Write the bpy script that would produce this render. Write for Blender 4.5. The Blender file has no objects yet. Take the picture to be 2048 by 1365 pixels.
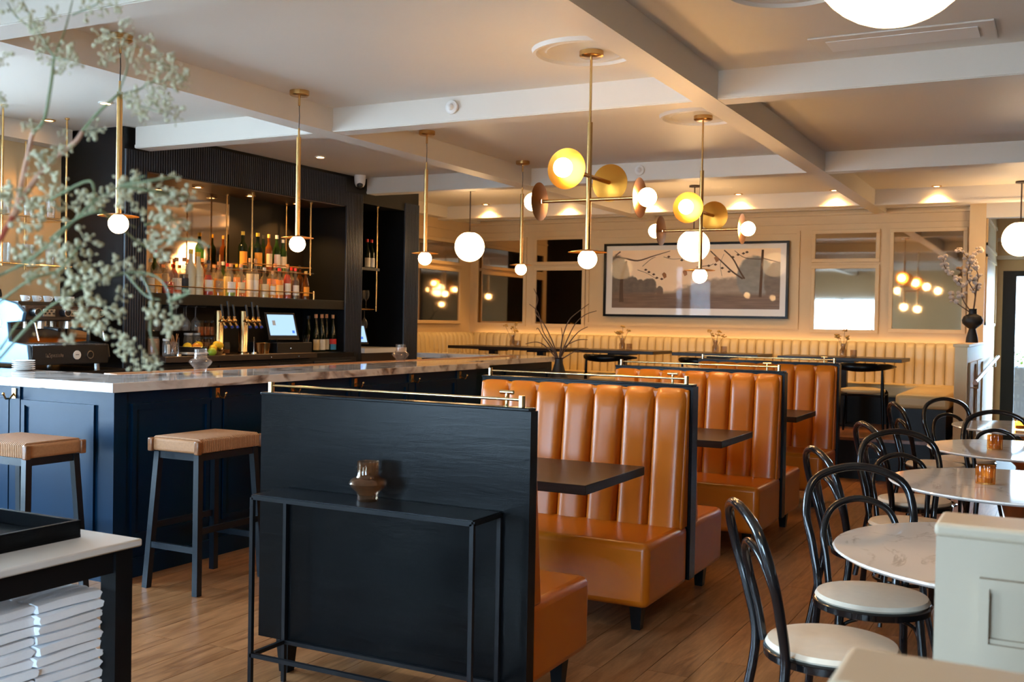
import bpy, math, random
from mathutils import Vector, Matrix
random.seed(7)
S = bpy.context.scene
COL = S.collection
PI = math.pi

# ------------------------------------------------------------------ camera
CAM_H = 1.5
YAW, PITCH, ROLL = math.radians(27.643), math.radians(1.099), math.radians(-1.048)
FPX = 2098.9
_f = Vector((-math.sin(YAW) * math.cos(PITCH), math.cos(YAW) * math.cos(PITCH), -math.sin(PITCH)))
_r = Vector((math.cos(YAW), math.sin(YAW), 0))
_d = _f.cross(_r)
CR = math.cos(ROLL) * _r + math.sin(ROLL) * _d      # image right
CD = -math.sin(ROLL) * _r + math.cos(ROLL) * _d     # image down
cam_data = bpy.data.cameras.new('camera')
cam = bpy.data.objects.new('camera', cam_data)
COL.objects.link(cam)
cam_data.sensor_width = 36.0
cam_data.lens = FPX * 36.0 / 2048.0
cam_data.clip_start = 0.05
cam_data.clip_end = 200
cam_data.dof.use_dof = True
cam_data.dof.focus_distance = 5.2
cam_data.dof.aperture_fstop = 6.0
mw = Matrix.Identity(4)
for i in range(3):
    mw[i][0] = CR[i]; mw[i][1] = -CD[i]; mw[i][2] = -_f[i]
mw[2][3] = CAM_H
cam.matrix_world = mw
S.camera = cam

# ------------------------------------------------------------------ world, sun, window light, exposure
W = bpy.data.worlds.new('sky')
S.world = W
W.use_nodes = True
_bg = W.node_tree.nodes['Background']
_bg.inputs[0].default_value = (0.52, 0.76, 1.0, 1)
_bg.inputs[1].default_value = 22.0
_sun = bpy.data.lights.new('sun', 'SUN')
_sun.energy = 11.0
_sun.angle = math.radians(3)
_sun.color = (1.0, 0.95, 0.88)
_so = bpy.data.objects.new('sun', _sun)
COL.objects.link(_so)
_so.rotation_euler = (math.radians(-42), 0, math.radians(-20))   # from beyond the back wall, high
def portal(name, loc, rot, sx, sy):
    l = bpy.data.lights.new(name, 'AREA')
    l.shape = 'RECTANGLE'; l.size = sx; l.size_y = sy
    l.cycles.is_portal = True
    o = bpy.data.objects.new(name, l)
    o.location = loc; o.rotation_euler = rot
    COL.objects.link(o)
# the room's windows: (from, to, sill, head) along each outer wall
WIN_LEFT = [(0.9, 2.9, 0.3, 2.6), (3.05, 4.85, 0.75, 2.84)]
WIN_FRONT = [(-6.1, -4.1, 0.35, 2.25), (-2.1, -0.5, 0.5, 2.25)]
for a, b, c, d in WIN_LEFT:
    portal('window_portal', (-7.55, (a + b) / 2, (c + d) / 2), (0, -PI / 2, 0), d - c, b - a)
for a, b, c, d in WIN_FRONT:
    portal('window_portal', ((a + b) / 2, -2.25, (c + d) / 2), (PI / 2, 0, 0), b - a, d - c)
S.view_settings.view_transform = 'Standard'
S.view_settings.look = 'None'
S.view_settings.gamma = 1
S.view_settings.use_curve_mapping = False
S.view_settings.exposure = 0.95
cy = S.cycles
cy.caustics_reflective = False
cy.caustics_refractive = False
cy.sample_clamp_indirect = 4.0
cy.max_bounces = 10
cy.transparent_max_bounces = 24
cy.use_denoising = True

# ------------------------------------------------------------------ materials
MAT = {}
def _new(name):
    m = bpy.data.materials.new(name); m.use_nodes = True
    MAT[name] = m
    return m, m.node_tree.nodes, m.node_tree.links, m.node_tree.nodes['Principled BSDF']
def mat(name, col, rough=0.5, metal=0.0, var=0.0, vscale=6.0, bump=0.0, bscale=60.0, coat=0.0, spec=0.5,
        emit=None, estr=0.0, trans=0.0, sheen=0.0, stretch=(1, 1, 1), alpha=1.0, rvar=0.0, ior=1.45):
    m, n, l, p = _new(name)
    p.inputs['Base Color'].default_value = (*col, 1)
    p.inputs['Roughness'].default_value = rough
    p.inputs['Metallic'].default_value = metal
    p.inputs['Coat Weight'].default_value = coat
    p.inputs['Coat Roughness'].default_value = 0.08
    p.inputs['Specular IOR Level'].default_value = spec
    p.inputs['Transmission Weight'].default_value = trans
    p.inputs['Sheen Weight'].default_value = sheen
    p.inputs['IOR'].default_value = ior
    p.inputs['Alpha'].default_value = alpha
    if emit:
        p.inputs['Emission Color'].default_value = (*emit, 1)
        p.inputs['Emission Strength'].default_value = estr
    if var or bump or rvar:
        tc = n.new('ShaderNodeTexCoord'); mp = n.new('ShaderNodeMapping')
        mp.inputs['Scale'].default_value = stretch
        l.new(tc.outputs['Object'], mp.inputs[0])
    if var or rvar:
        nz = n.new('ShaderNodeTexNoise'); nz.inputs['Scale'].default_value = vscale; nz.inputs['Detail'].default_value = 5
        l.new(mp.outputs[0], nz.inputs['Vector'])
    if var:
        mx = n.new('ShaderNodeMix'); mx.data_type = 'RGBA'
        mx.inputs[6].default_value = (*[c * (1 - var) for c in col], 1)
        mx.inputs[7].default_value = (*[min(1, c * (1 + var)) for c in col], 1)
        l.new(nz.outputs[0], mx.inputs[0]); l.new(mx.outputs[2], p.inputs['Base Color'])
    if rvar:
        mr = n.new('ShaderNodeMapRange'); mr.inputs[3].default_value = max(0.02, rough - rvar); mr.inputs[4].default_value = rough + rvar
        l.new(nz.outputs[0], mr.inputs[0]); l.new(mr.outputs[0], p.inputs['Roughness'])
    if bump:
        nb = n.new('ShaderNodeTexNoise'); nb.inputs['Scale'].default_value = bscale; nb.inputs['Detail'].default_value = 3
        bp_ = n.new('ShaderNodeBump'); bp_.inputs['Strength'].default_value = bump; bp_.inputs['Distance'].default_value = 0.004
        l.new(mp.outputs[0], nb.inputs['Vector']); l.new(nb.outputs[0], bp_.inputs['Height']); l.new(bp_.outputs[0], p.inputs['Normal'])
    return m
def glass(name, col, rough=0.02, fres=1.45, body=0.0, bcol=None):
    """thin glass: tinted pass-through plus fresnel gloss"""
    m, n, l, p = _new(name)
    n.remove(p)
    t = n.new('ShaderNodeBsdfTransparent'); t.inputs[0].default_value = (*col, 1)
    g = n.new('ShaderNodeBsdfGlossy'); g.inputs['Roughness'].default_value = rough
    f = n.new('ShaderNodeFresnel')
    ge = n.new('ShaderNodeNewGeometry'); ma = n.new('ShaderNodeMath'); ma.operation = 'MULTIPLY_ADD'   # same gloss from both sides of the thin wall
    ma.inputs[1].default_value = 1 / fres - fres; ma.inputs[2].default_value = fres
    l.new(ge.outputs['Backfacing'], ma.inputs[0]); l.new(ma.outputs[0], f.inputs[0])
    mx = n.new('ShaderNodeMixShader')
    l.new(f.outputs[0], mx.inputs[0]); l.new(t.outputs[0], mx.inputs[1]); l.new(g.outputs[0], mx.inputs[2])
    last = mx.outputs[0]
    if body:      # a little scattering in thick bottle glass
        df = n.new('ShaderNodeBsdfDiffuse'); df.inputs[0].default_value = (*(bcol or col), 1)
        m2 = n.new('ShaderNodeMixShader'); m2.inputs[0].default_value = body
        l.new(mx.outputs[0], m2.inputs[1]); l.new(df.outputs[0], m2.inputs[2]); last = m2.outputs[0]
    l.new(last, n['Material Output'].inputs[0])
    return m
def wood(name, c0, c1, rough=0.4, scale=1.0, axis=1, objrand=False, bump=0.15, coat=0.0, contrast=1.0, spec=0.5):
    """long grain along one object axis"""
    m, n, l, p = _new(name)
    tc = n.new('ShaderNodeTexCoord'); mp = n.new('ShaderNodeMapping')
    s = [9 * scale] * 3; s[axis] = 0.9 * scale
    mp.inputs['Scale'].default_value = s
    if objrand:
        oi = n.new('ShaderNodeObjectInfo'); vm = n.new('ShaderNodeVectorMath'); vm.operation = 'MULTIPLY_ADD'
        cb = n.new('ShaderNodeCombineXYZ')
        l.new(oi.outputs['Random'], cb.inputs[0]); l.new(oi.outputs['Random'], cb.inputs[1]); l.new(oi.outputs['Random'], cb.inputs[2])
        vm.inputs[1].default_value = (37, 51, 23)
        l.new(cb.outputs[0], vm.inputs[0]); l.new(tc.outputs['Object'], vm.inputs[2]); l.new(vm.outputs[0], mp.inputs[0])
    else:
        l.new(tc.outputs['Object'], mp.inputs[0])
    nz = n.new('ShaderNodeTexNoise'); nz.inputs['Scale'].default_value = 1.6; nz.inputs['Detail'].default_value = 7
    nz.inputs['Roughness'].default_value = 0.65; nz.inputs['Distortion'].default_value = 1.2
    l.new(mp.outputs[0], nz.inputs['Vector'])
    wv = n.new('ShaderNodeTexNoise'); wv.inputs['Scale'].default_value = 9; wv.inputs['Detail'].default_value = 4
    l.new(mp.outputs[0], wv.inputs['Vector'])
    ad = n.new('ShaderNodeMath'); ad.operation = 'MULTIPLY_ADD'; ad.inputs[1].default_value = 0.35
    l.new(wv.outputs[0], ad.inputs[0]); l.new(nz.outputs[0], ad.inputs[2])
    cr = n.new('ShaderNodeValToRGB')
    cr.color_ramp.elements[0].position = 0.67 - 0.25 / contrast; cr.color_ramp.elements[0].color = (*c0, 1)
    cr.color_ramp.elements[1].position = 0.67 + 0.22 / contrast; cr.color_ramp.elements[1].color = (*c1, 1)
    l.new(ad.outputs[0], cr.inputs[0])
    last = cr.outputs[0]
    if objrand:
        hv = n.new('ShaderNodeHueSaturation'); mr = n.new('ShaderNodeMapRange')
        mr.inputs[3].default_value = 0.86; mr.inputs[4].default_value = 1.14
        l.new(oi.outputs['Random'], mr.inputs[0]); l.new(mr.outputs[0], hv.inputs['Value']); l.new(last, hv.inputs['Color'])
        last = hv.outputs[0]
    l.new(last, p.inputs['Base Color'])
    p.inputs['Roughness'].default_value = rough
    p.inputs['Specular IOR Level'].default_value = spec
    p.inputs['Coat Weight'].default_value = coat
    p.inputs['Coat Roughness'].default_value = 0.1
    b = n.new('ShaderNodeBump'); b.inputs['Strength'].default_value = bump; b.inputs['Distance'].default_value = 0.002
    l.new(ad.outputs[0], b.inputs['Height']); l.new(b.outputs[0], p.inputs['Normal'])
    return m
def marble(name, base, vein, scale=1.0, width=0.035, rough=0.08, brown=None):
    m, n, l, p = _new(name)
    tc = n.new('ShaderNodeTexCoord'); mp = n.new('ShaderNodeMapping'); mp.inputs['Scale'].default_value = (scale, scale * 0.6, scale)
    mp.inputs['Rotation'].default_value = (0.3, 0.2, 0.5)
    l.new(tc.outputs['Object'], mp.inputs[0])
    nz = n.new('ShaderNodeTexNoise'); nz.inputs['Scale'].default_value = 1.3; nz.inputs['Detail'].default_value = 8; nz.inputs['Distortion'].default_value = 1.1
    l.new(mp.outputs[0], nz.inputs['Vector'])
    sb = n.new('ShaderNodeMath'); sb.operation = 'SUBTRACT'; sb.inputs[1].default_value = 0.5; l.new(nz.outputs[0], sb.inputs[0])
    ab = n.new('ShaderNodeMath'); ab.operation = 'ABSOLUTE'; l.new(sb.outputs[0], ab.inputs[0])
    cr = n.new('ShaderNodeValToRGB')
    cr.color_ramp.elements[0].position = 0.0; cr.color_ramp.elements[0].color = (*vein, 1)
    cr.color_ramp.elements[1].position = width; cr.color_ramp.elements[1].color = (*base, 1)
    if brown:
        e = cr.color_ramp.elements.new(width * 0.5); e.color = (*brown, 1)
    l.new(ab.outputs[0], cr.inputs[0])
    n2 = n.new('ShaderNodeTexNoise'); n2.inputs['Scale'].default_value = 2.5; n2.inputs['Detail'].default_value = 3
    l.new(mp.outputs[0], n2.inputs['Vector'])
    c2 = n.new('ShaderNodeValToRGB'); c2.color_ramp.elements[0].position = 0.42; c2.color_ramp.elements[1].position = 0.62
    l.new(n2.outputs[0], c2.inputs[0])
    mx = n.new('ShaderNodeMix'); mx.data_type = 'RGBA'
    mx.inputs[6].default_value = (*base, 1)
    l.new(c2.outputs[0], mx.inputs[0]); l.new(cr.outputs[0], mx.inputs[7])
    l.new(mx.outputs[2], p.inputs['Base Color'])
    p.inputs['Roughness'].default_value = rough
    return m

mat('wall_paint', (0.61, 0.445, 0.25), 0.55, var=0.03, bump=0.03, bscale=150)
mat('ceiling_paint', (0.66, 0.62, 0.56), 0.5, var=0.02, vscale=3)
mat('fg_paint', (0.42, 0.345, 0.25), 0.5, var=0.03)
mat('navy_paint', (0.0014, 0.0145, 0.036), 0.30, var=0.1, spec=0.16)
mat('stool_paint', (0.005, 0.009, 0.014), 0.28, var=0.1, spec=0.4)
mat('dark_wall', (0.10, 0.065, 0.04), 0.6, var=0.1)
mat('black_paint', (0.004, 0.0045, 0.0052), 0.40, var=0.12, bump=0.05, bscale=180, spec=0.25)
mat('flute_paint', (0.028, 0.033, 0.042), 0.36, var=0.08, spec=0.35)
mat('niche_paint', (0.0055, 0.0045, 0.004), 0.45, var=0.1, spec=0.3)
mat('brown_laminate', (0.045, 0.028, 0.02), 0.4, var=0.15, vscale=20)
marble('bar_marble', (0.60, 0.575, 0.55), (0.09, 0.07, 0.065), 2.4, 0.085, 0.05, brown=(0.30, 0.22, 0.17))
marble('table_marble', (0.86, 0.82, 0.77), (0.55, 0.50, 0.44), 3.6, 0.024, 0.05)
mat('pale_stone', (0.62, 0.60, 0.57), 0.3, var=0.05)
mat('orange_leather', (0.45, 0.115, 0.004), 0.30, var=0.10, vscale=5, bump=0.03, bscale=220, rvar=0.03)
mat('cream_leather', (0.56, 0.44, 0.235), 0.42, var=0.07, vscale=6, bump=0.04, bscale=200)
mat('cream_fabric', (0.82, 0.71, 0.56), 0.75, var=0.06, vscale=30, bump=0.15, bscale=400)
wood('black_wood', (0.0008, 0.0010, 0.0013), (0.003, 0.0036, 0.0043), 0.27, 1.3, 0, bump=0.3, spec=0.14)
wood('table_wood', (0.009, 0.006, 0.005), (0.026, 0.018, 0.014), 0.32, 1.5, 0, bump=0.2, spec=0.25)
wood('walnut', (0.10, 0.035, 0.012), (0.24, 0.095, 0.035), 0.28, 1.2, 1)
wood('oak', (0.22, 0.09, 0.03), (0.38, 0.17, 0.065), 0.35, 1.0, 1)
wood('plank_wood', (0.15, 0.056, 0.018), (0.39, 0.185, 0.076), 0.29, 1.3, 1, objrand=True, bump=0.12, contrast=1.2)
mat('floor_under', (0.05, 0.03, 0.02), 0.6, var=0.2)
mat('brass', (0.72, 0.44, 0.15), 0.24, 1.0, var=0.06, vscale=30, stretch=(1, 1, 0.2))
mat('polished_brass', (0.84, 0.62, 0.32), 0.16, 1.0, var=0.03)
mat('satin_brass', (0.56, 0.33, 0.12), 0.27, 1.0, var=0.04)
mat('steel', (0.62, 0.62, 0.63), 0.22, 1.0, var=0.04)
mat('steel_panel', (0.085, 0.18, 0.29), 0.36, 0.25, var=0.05)
mat('black_metal', (0.006, 0.007, 0.009), 0.34, var=0.1, spec=0.35)
mat('lacquer', (0.006, 0.006, 0.007), 0.13, coat=0.4)
mat('black_plastic', (0.012, 0.012, 0.013), 0.35, var=0.05)
mat('cable', (0.02, 0.02, 0.02), 0.6, var=0.05)
mat('white_plastic', (0.75, 0.74, 0.72), 0.35, var=0.02)
mat('bulb', (1, 0.9, 0.75), 0.4, emit=(1.0, 0.585, 0.24), estr=43.0)
mat('opal', (0.9, 0.85, 0.75), 0.25, emit=(1.0, 0.63, 0.30), estr=13.5)
mat('lamp_lens', (1, 0.9, 0.7), 0.4, emit=(1.0, 0.55, 0.20), estr=30.0)
mat('led', (1, 0.8, 0.5), 0.5, emit=(1.0, 0.62, 0.25), estr=4.6)
mat('mirror', (0.50, 0.43, 0.36), 0.03, 1.0, var=0.03, vscale=2)
mat('bar_mirror', (0.50, 0.40, 0.32), 0.04, 1.0, var=0.04, vscale=2)
mat('dark_glass', (0.012, 0.010, 0.009), 0.06, spec=0.5)
mat('napkin', (0.86, 0.89, 0.93), 0.85, var=0.03, vscale=25, bump=0.2, bscale=90)
mat('paper_cord', (0.33, 0.155, 0.065), 0.7, var=0.25, vscale=70, bump=0.3, bscale=120)
mat('screen', (0.02, 0.02, 0.02), 0.2, emit=(0.45, 0.70, 1.0), estr=0.62)
mat('screen_pale', (0.02, 0.02, 0.02), 0.2, emit=(0.86, 0.93, 1.0), estr=1.8)
mat('screen_blue', (0.01, 0.03, 0.2), 0.3, emit=(0.05, 0.16, 0.75), estr=0.8)
mat('screen_grey', (0.1, 0.1, 0.1), 0.3, emit=(0.2, 0.18, 0.16), estr=0.8)
glass('clear_glass', (0.93, 0.94, 0.93), body=0.05, bcol=(0.9, 0.9, 0.9)); glass('bottle_glass', (0.93, 0.90, 0.84), body=0.07, bcol=(0.95, 0.82, 0.6))
glass('window_glass', (0.99, 0.995, 0.995))
glass('art_glass', (0.995, 0.995, 0.995), fres=1.16)
glass('amber_glass', (0.92, 0.66, 0.34), body=0.12, bcol=(0.65, 0.25, 0.04))
glass('smoke_glass', (0.82, 0.76, 0.70))
glass('smoke_amber', (0.87, 0.73, 0.60), body=0.08, bcol=(0.30, 0.14, 0.06)); glass('smoke_clear', (0.93, 0.885, 0.85), body=0.03, bcol=(0.75, 0.65, 0.58))
glass('green_glass', (0.30, 0.45, 0.18), body=0.12, bcol=(0.06, 0.16, 0.03))
glass('dark_green_glass', (0.10, 0.18, 0.07), body=0.12, bcol=(0.03, 0.06, 0.02))
glass('brown_glass', (0.50, 0.24, 0.08), body=0.2, bcol=(0.40, 0.13, 0.02))
mat('frosted', (0.80, 0.72, 0.50), 0.4, var=0.03, trans=0.35)
for nm, c in dict(amber=(0.80, 0.25, 0.02), whisky=(0.92, 0.40, 0.05), red=(0.50, 0.022, 0.008), rose=(0.85, 0.16, 0.07),
                  orange=(0.95, 0.20, 0.015), pale=(0.95, 0.80, 0.46), green=(0.32, 0.46, 0.05), dark=(0.05, 0.012, 0.012),
                  clear=(0.85, 0.78, 0.65)).items():
    mat('liquid_' + nm, c, 0.10, var=0.15, vscale=20, trans=0.12, ior=1.33)
for nm, c in dict(white=(0.72, 0.70, 0.65), cream=(0.66, 0.55, 0.36), orange=(0.72, 0.30, 0.03), black=(0.015, 0.015, 0.018),
                  red=(0.55, 0.03, 0.02), blue=(0.05, 0.30, 0.55), pink=(0.60, 0.05, 0.22), green=(0.10, 0.22, 0.08), tan=(0.45, 0.30, 0.15)).items():
    mat('label_' + nm, c, 0.6, var=0.06, vscale=60)
for nm, c in dict(yellow=(0.78, 0.50, 0.04), cork=(0.50, 0.25, 0.10), black=(0.012, 0.012, 0.012), red=(0.55, 0.02, 0.015), gold=(0.6, 0.38, 0.1), orange=(0.62, 0.28, 0.12), silver=(0.5, 0.5, 0.5)).items():
    mat('cap_' + nm, c, 0.45, var=0.06, vscale=40)
mat('tap_blue', (0.008, 0.025, 0.22), 0.35, var=0.05)
mat('lemon', (0.85, 0.50, 0.02), 0.4, bump=0.2, bscale=120, var=0.05)
mat('orange_fruit', (0.85, 0.26, 0.01), 0.4, bump=0.2, bscale=120, var=0.05)
mat('lime', (0.30, 0.42, 0.03), 0.4, bump=0.15, bscale=120, var=0.1)
mat('stem_green', (0.16, 0.19, 0.09), 0.6, var=0.2)
mat('stem_pink', (0.46, 0.24, 0.15), 0.6, var=0.2)
mat('stem_red', (0.36, 0.06, 0.03), 0.6, var=0.2)
mat('floret', (0.48, 0.44, 0.29), 0.8, var=0.25, vscale=25)
mat('twig', (0.09, 0.05, 0.03), 0.7, var=0.3, vscale=40)
mat('dry_flower', (0.40, 0.24, 0.06), 0.8, var=0.3, vscale=40)
mat('magnolia', (0.40, 0.34, 0.30), 0.8, var=0.15, vscale=30)
mat('black_ceramic', (0.008, 0.008, 0.008), 0.55, var=0.1)
mat('plant_green', (0.10, 0.16, 0.03), 0.6, var=0.35, vscale=14)
mat('concrete', (0.50, 0.50, 0.50), 0.8, var=0.08)
mat('copper', (0.55, 0.25, 0.12), 0.3, 1.0, var=0.1)
mat('clay_wood', (0.36, 0.15, 0.05), 0.5, var=0.2, vscale=30)
mat('bronze_disc', (0.27, 0.115, 0.035), 0.34, 1.0, var=0.08, vscale=8)
mat('dish_brass', (0.50, 0.205, 0.028), 0.32, 1.0, var=0.05, vscale=8)

# ------------------------------------------------------------------ mesh helpers
class MB:
    """collects shapes; build() links them as one mesh object"""
    def __init__(s): s.v = []; s.f = []
    def add(s, vs, fs):
        o = len(s.v); s.v += [tuple(v) for v in vs]; s.f += [tuple(i + o for i in f) for f in fs]; return s
    def box(s, x0, x1, y0, y1, z0, z1):
        return s.add([(x0, y0, z0), (x1, y0, z0), (x1, y1, z0), (x0, y1, z0), (x0, y0, z1), (x1, y0, z1), (x1, y1, z1), (x0, y1, z1)],
                     [(0, 3, 2, 1), (4, 5, 6, 7), (0, 1, 5, 4), (1, 2, 6, 5), (2, 3, 7, 6), (3, 0, 4, 7)])
    def hexa(s, p):   # 8 points: bottom ring, top ring
        return s.add(p, [(0, 3, 2, 1), (4, 5, 6, 7), (0, 1, 5, 4), (1, 2, 6, 5), (2, 3, 7, 6), (3, 0, 4, 7)])
    def bar(s, p, q, w, h=None, up=(0, 0, 1)):  # square bar from p to q
        h = h or w
        p = Vector(p); q = Vector(q); d = (q - p).normalized(); u = Vector(up)
        if abs(d.dot(u)) > 0.98: u = Vector((0, 1, 0))
        a = d.cross(u).normalized() * w / 2; b = a.cross(d).normalized() * h / 2
        return s.hexa([p - a - b, p + a - b, p + a + b, p - a + b, q - a - b, q + a - b, q + a + b, q - a + b])
    def cyl(s, p, q, r0, r1=None, n=16):
        return s.tube([p, q], [r0, r0 if r1 is None else r1], n)
    def tube(s, pts, r, n=8, closed=False):
        pts = [Vector(p) for p in pts]; k = len(pts)
        rr = r if isinstance(r, (list, tuple)) else [r] * k
        vs = []; fs = []; pu = None
        for i, p in enumerate(pts):
            if closed: d = pts[(i + 1) % k] - pts[i - 1]
            else: d = pts[min(i + 1, k - 1)] - pts[max(i - 1, 0)]
            d = d.normalized()
            if pu is None:
                u = Vector((0, 0, 1)) if abs(d.z) < 0.9 else Vector((1, 0, 0))
            else: u = pu
            a = (u - d * u.dot(d)).normalized(); pu = a; b = d.cross(a)
            for j in range(n):
                t = 2 * PI * j / n
                vs.append(p + (a * math.cos(t) + b * math.sin(t)) * rr[i])
        m = k if closed else k - 1
        for i in range(m):
            for j in range(n):
                i2 = (i + 1) % k
                fs.append((i * n + j, i * n + (j + 1) % n, i2 * n + (j + 1) % n, i2 * n + j))
        if not closed:
            fs.append(tuple(reversed(range(n)))); fs.append(tuple(range((k - 1) * n, k * n)))
        return s.add(vs, fs)
    def lathe(s, prof, c=(0, 0, 0), n=24, axis='z', cap=True):
        vs = []; fs = []; k = len(prof)
        for r, z in prof:
            for j in range(n):
                t = 2 * PI * j / n; a, b = r * math.cos(t), r * math.sin(t)
                v = (a, b, z) if axis == 'z' else ((z, a, b) if axis == 'x' else (b, z, a))
                vs.append((c[0] + v[0], c[1] + v[1], c[2] + v[2]))
        for i in range(k - 1):
            for j in range(n):
                fs.append((i * n + j, i * n + (j + 1) % n, (i + 1) * n + (j + 1) % n, (i + 1) * n + j))
        if cap:
            if prof[0][0] > 1e-4: fs.append(tuple(reversed(range(n))))
            if prof[-1][0] > 1e-4: fs.append(tuple(range((k - 1) * n, k * n)))
        return s.add(vs, fs)
    def sph(s, c, r, nu=16, nv=10, sc=(1, 1, 1)):
        vs = [(c[0], c[1], c[2] - r * sc[2])]; fs = []
        for i in range(1, nv):
            ph = PI * i / nv - PI / 2
            for j in range(nu):
                t = 2 * PI * j / nu
                vs.append((c[0] + r * sc[0] * math.cos(ph) * math.cos(t), c[1] + r * sc[1] * math.cos(ph) * math.sin(t), c[2] + r * sc[2] * math.sin(ph)))
        vs.append((c[0], c[1], c[2] + r * sc[2])); e = len(vs) - 1
        for j in range(nu):
            fs.append((0, 1 + (j + 1) % nu, 1 + j)); fs.append((e, e - nu + j, e - nu + (j + 1) % nu))
        for i in range(nv - 2):
            for j in range(nu):
                a = 1 + i * nu
                fs.append((a + j, a + (j + 1) % nu, a + nu + (j + 1) % nu, a + nu + j))
        return s.add(vs, fs)
    def prism(s, poly, z0, z1):
        n = len(poly)
        return s.add([(x, y, z0) for x, y in poly] + [(x, y, z1) for x, y in poly],
                     [tuple(reversed(range(n))), tuple(range(n, 2 * n))] + [(i, (i + 1) % n, n + (i + 1) % n, n + i) for i in range(n)])
    def mesh(s, name, smooth=38):
        me = bpy.data.meshes.new(name)
        me.from_pydata(s.v, [], s.f); me.update()
        if smooth:
            me.shade_smooth(); me.set_sharp_from_angle(angle=math.radians(smooth))
        return me
    def build(s, name, m, parent=None, local=False, bevel=0, seg=2, smooth=38, kind=None, label=None):
        """without parent: a thing whose origin is its base; with parent: a part (coordinates in world unless local)"""
        if parent is None:
            xs, ys, zs = zip(*s.v)
            o0 = Vector(((min(xs) + max(xs)) / 2, (min(ys) + max(ys)) / 2, min(zs)))
        elif local: o0 = Vector((0, 0, 0))
        else:
            o0 = Vector((0, 0, 0)); q = parent
            while q: o0 += q.location; q = q.parent
        s.v = [(v[0] - o0.x, v[1] - o0.y, v[2] - o0.z) for v in s.v]
        me = s.mesh(name, smooth)
        me.materials.append(MAT[m])
        o = bpy.data.objects.new(name, me); COL.objects.link(o)
        if parent is None: o.location = o0
        else: o.parent = parent
        if bevel:
            b = o.modifiers.new('bevel', 'BEVEL'); b.width = bevel; b.segments = seg; b.limit_method = 'ANGLE'; b.angle_limit = math.radians(40)
            b.harden_normals = False
        if kind: o['kind'] = kind
        if label: o['label'] = label
        return o
def box(*a): return MB().box(*a)
def tag(o, label, cat, group=None):
    o['label'] = label; o['category'] = cat
    if group: o['group'] = group
    return o
def thing(name, label, cat, loc=(0, 0, 0), group=None, rz=0.0):
    o = bpy.data.objects.new(name, None); COL.objects.link(o)
    o.empty_display_size = 0.05
    o.location = loc; o.rotation_euler = (0, 0, rz)
    return tag(o, label, cat, group)
def struct(o): o['kind'] = 'structure'; return o
def copy_tree(o, parent=None, loc=None, rz=None, label=None, scale=None):
    c = o.copy(); COL.objects.link(c)
    if parent: c.parent = parent
    if loc is not None: c.location = loc
    if rz is not None: c.rotation_euler = (0, 0, rz)
    if label: c['label'] = label
    if scale: c.scale = scale
    for ch in list(o.children): copy_tree(ch, c)
    return c
def lamp(kind, name, parent, loc, energy, col, radius=0.03, spot=None, blend=0.5):
    l = bpy.data.lights.new(name, kind); l.energy = energy; l.color = col
    l.shadow_soft_size = radius
    if spot: l.spot_size = math.radians(spot); l.spot_blend = blend
    o = bpy.data.objects.new(name, l); COL.objects.link(o); o.parent = parent; o.location = loc
    return o
WARM = (1.0, 0.50, 0.14)
def text_part(name, body, size, m, parent, loc, rot, depth=0.001):
    cu = bpy.data.curves.new(name, 'FONT'); cu.body = body; cu.size = size; cu.extrude = depth; cu.align_x = 'CENTER'; cu.align_y = 'CENTER'
    t = bpy.data.objects.new('tmp_text', cu); COL.objects.link(t)
    dg = bpy.context.evaluated_depsgraph_get()
    me = bpy.data.meshes.new_from_object(t.evaluated_get(dg))
    bpy.data.objects.remove(t)
    me.materials.clear(); me.materials.append(MAT[m])
    o = bpy.data.objects.new(name, me); COL.objects.link(o); o.parent = parent; o.location = loc; o.rotation_euler = rot
    return o

# ================================================================== the setting
XL, XR, YF, YB, ZC, ZB = -7.5, 3.0, -2.2, 13.0, 3.02, 2.845
BARX = -6.76          # front plane of the black back bar
def wall_with_holes(name, axis, pos, thick, a0, a1, z1, holes, m='wall_paint'):
    """axis 'x': wall plane at x=pos running along y; holes = [(a, b, z0, z1)]"""
    mb = MB()
    def b(a, c, zz0, zz1):
        if axis == 'x': mb.box(min(pos, pos + thick), max(pos, pos + thick), a, c, zz0, zz1)
        else: mb.box(a, c, min(pos, pos + thick), max(pos, pos + thick), zz0, zz1)
    cur = a0
    for (h0, h1, hz0, hz1) in sorted(holes):
        b(cur, h0, 0, z1); b(h0, h1, 0, hz0); b(h0, h1, hz1, z1); cur = h1
    b(cur, a1, 0, z1)
    return struct(mb.build(name, m, smooth=0))
fl = struct(box(XL, XR, YF, 15.6, -0.12, -0.003).build('floor', 'floor_under', smooth=0))
# planks of the floor in view, staggered rows along y
PW, PL = 0.186, 1.52
plank_me = MB().box(0, PW - 0.003, 0, PL - 0.003, -0.012, 0).mesh('plank', 0)
plank_me.materials.append(MAT['plank_wood'])
for i in range(28):
    x = -4.9 + i * PW
    off = random.random() * PL
    for j in range(8):
        y = 0.6 - off + j * PL
        if y > 10.75 or y + PL < 1.3: continue
        if x > -0.3 and y < 1.4: continue
        o = bpy.data.objects.new('plank', plank_me); COL.objects.link(o)
        o.parent = fl; o.location = Vector((x, y, 0)) - fl.location
wall_with_holes('wall_left', 'x', XL, -0.15, YF - 0.15, YB + 0.15, ZC, WIN_LEFT)
wall_with_holes('wall_right', 'x', XR, 0.15, YF - 0.15, 15.35, ZC, [], 'dark_wall')
wall_with_holes('wall_front', 'y', YF, -0.15, XL - 0.15, XR + 0.15, ZC, WIN_FRONT)
wb = struct(box(XL, -0.95, YB, YB + 0.15, 0, ZC).build('wall_back', 'wall_paint', smooth=0))
wr = struct(box(-0.95, -0.78, 12.85, 15.2, 0, ZC).build('wall_return', 'wall_paint', smooth=0))
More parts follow.
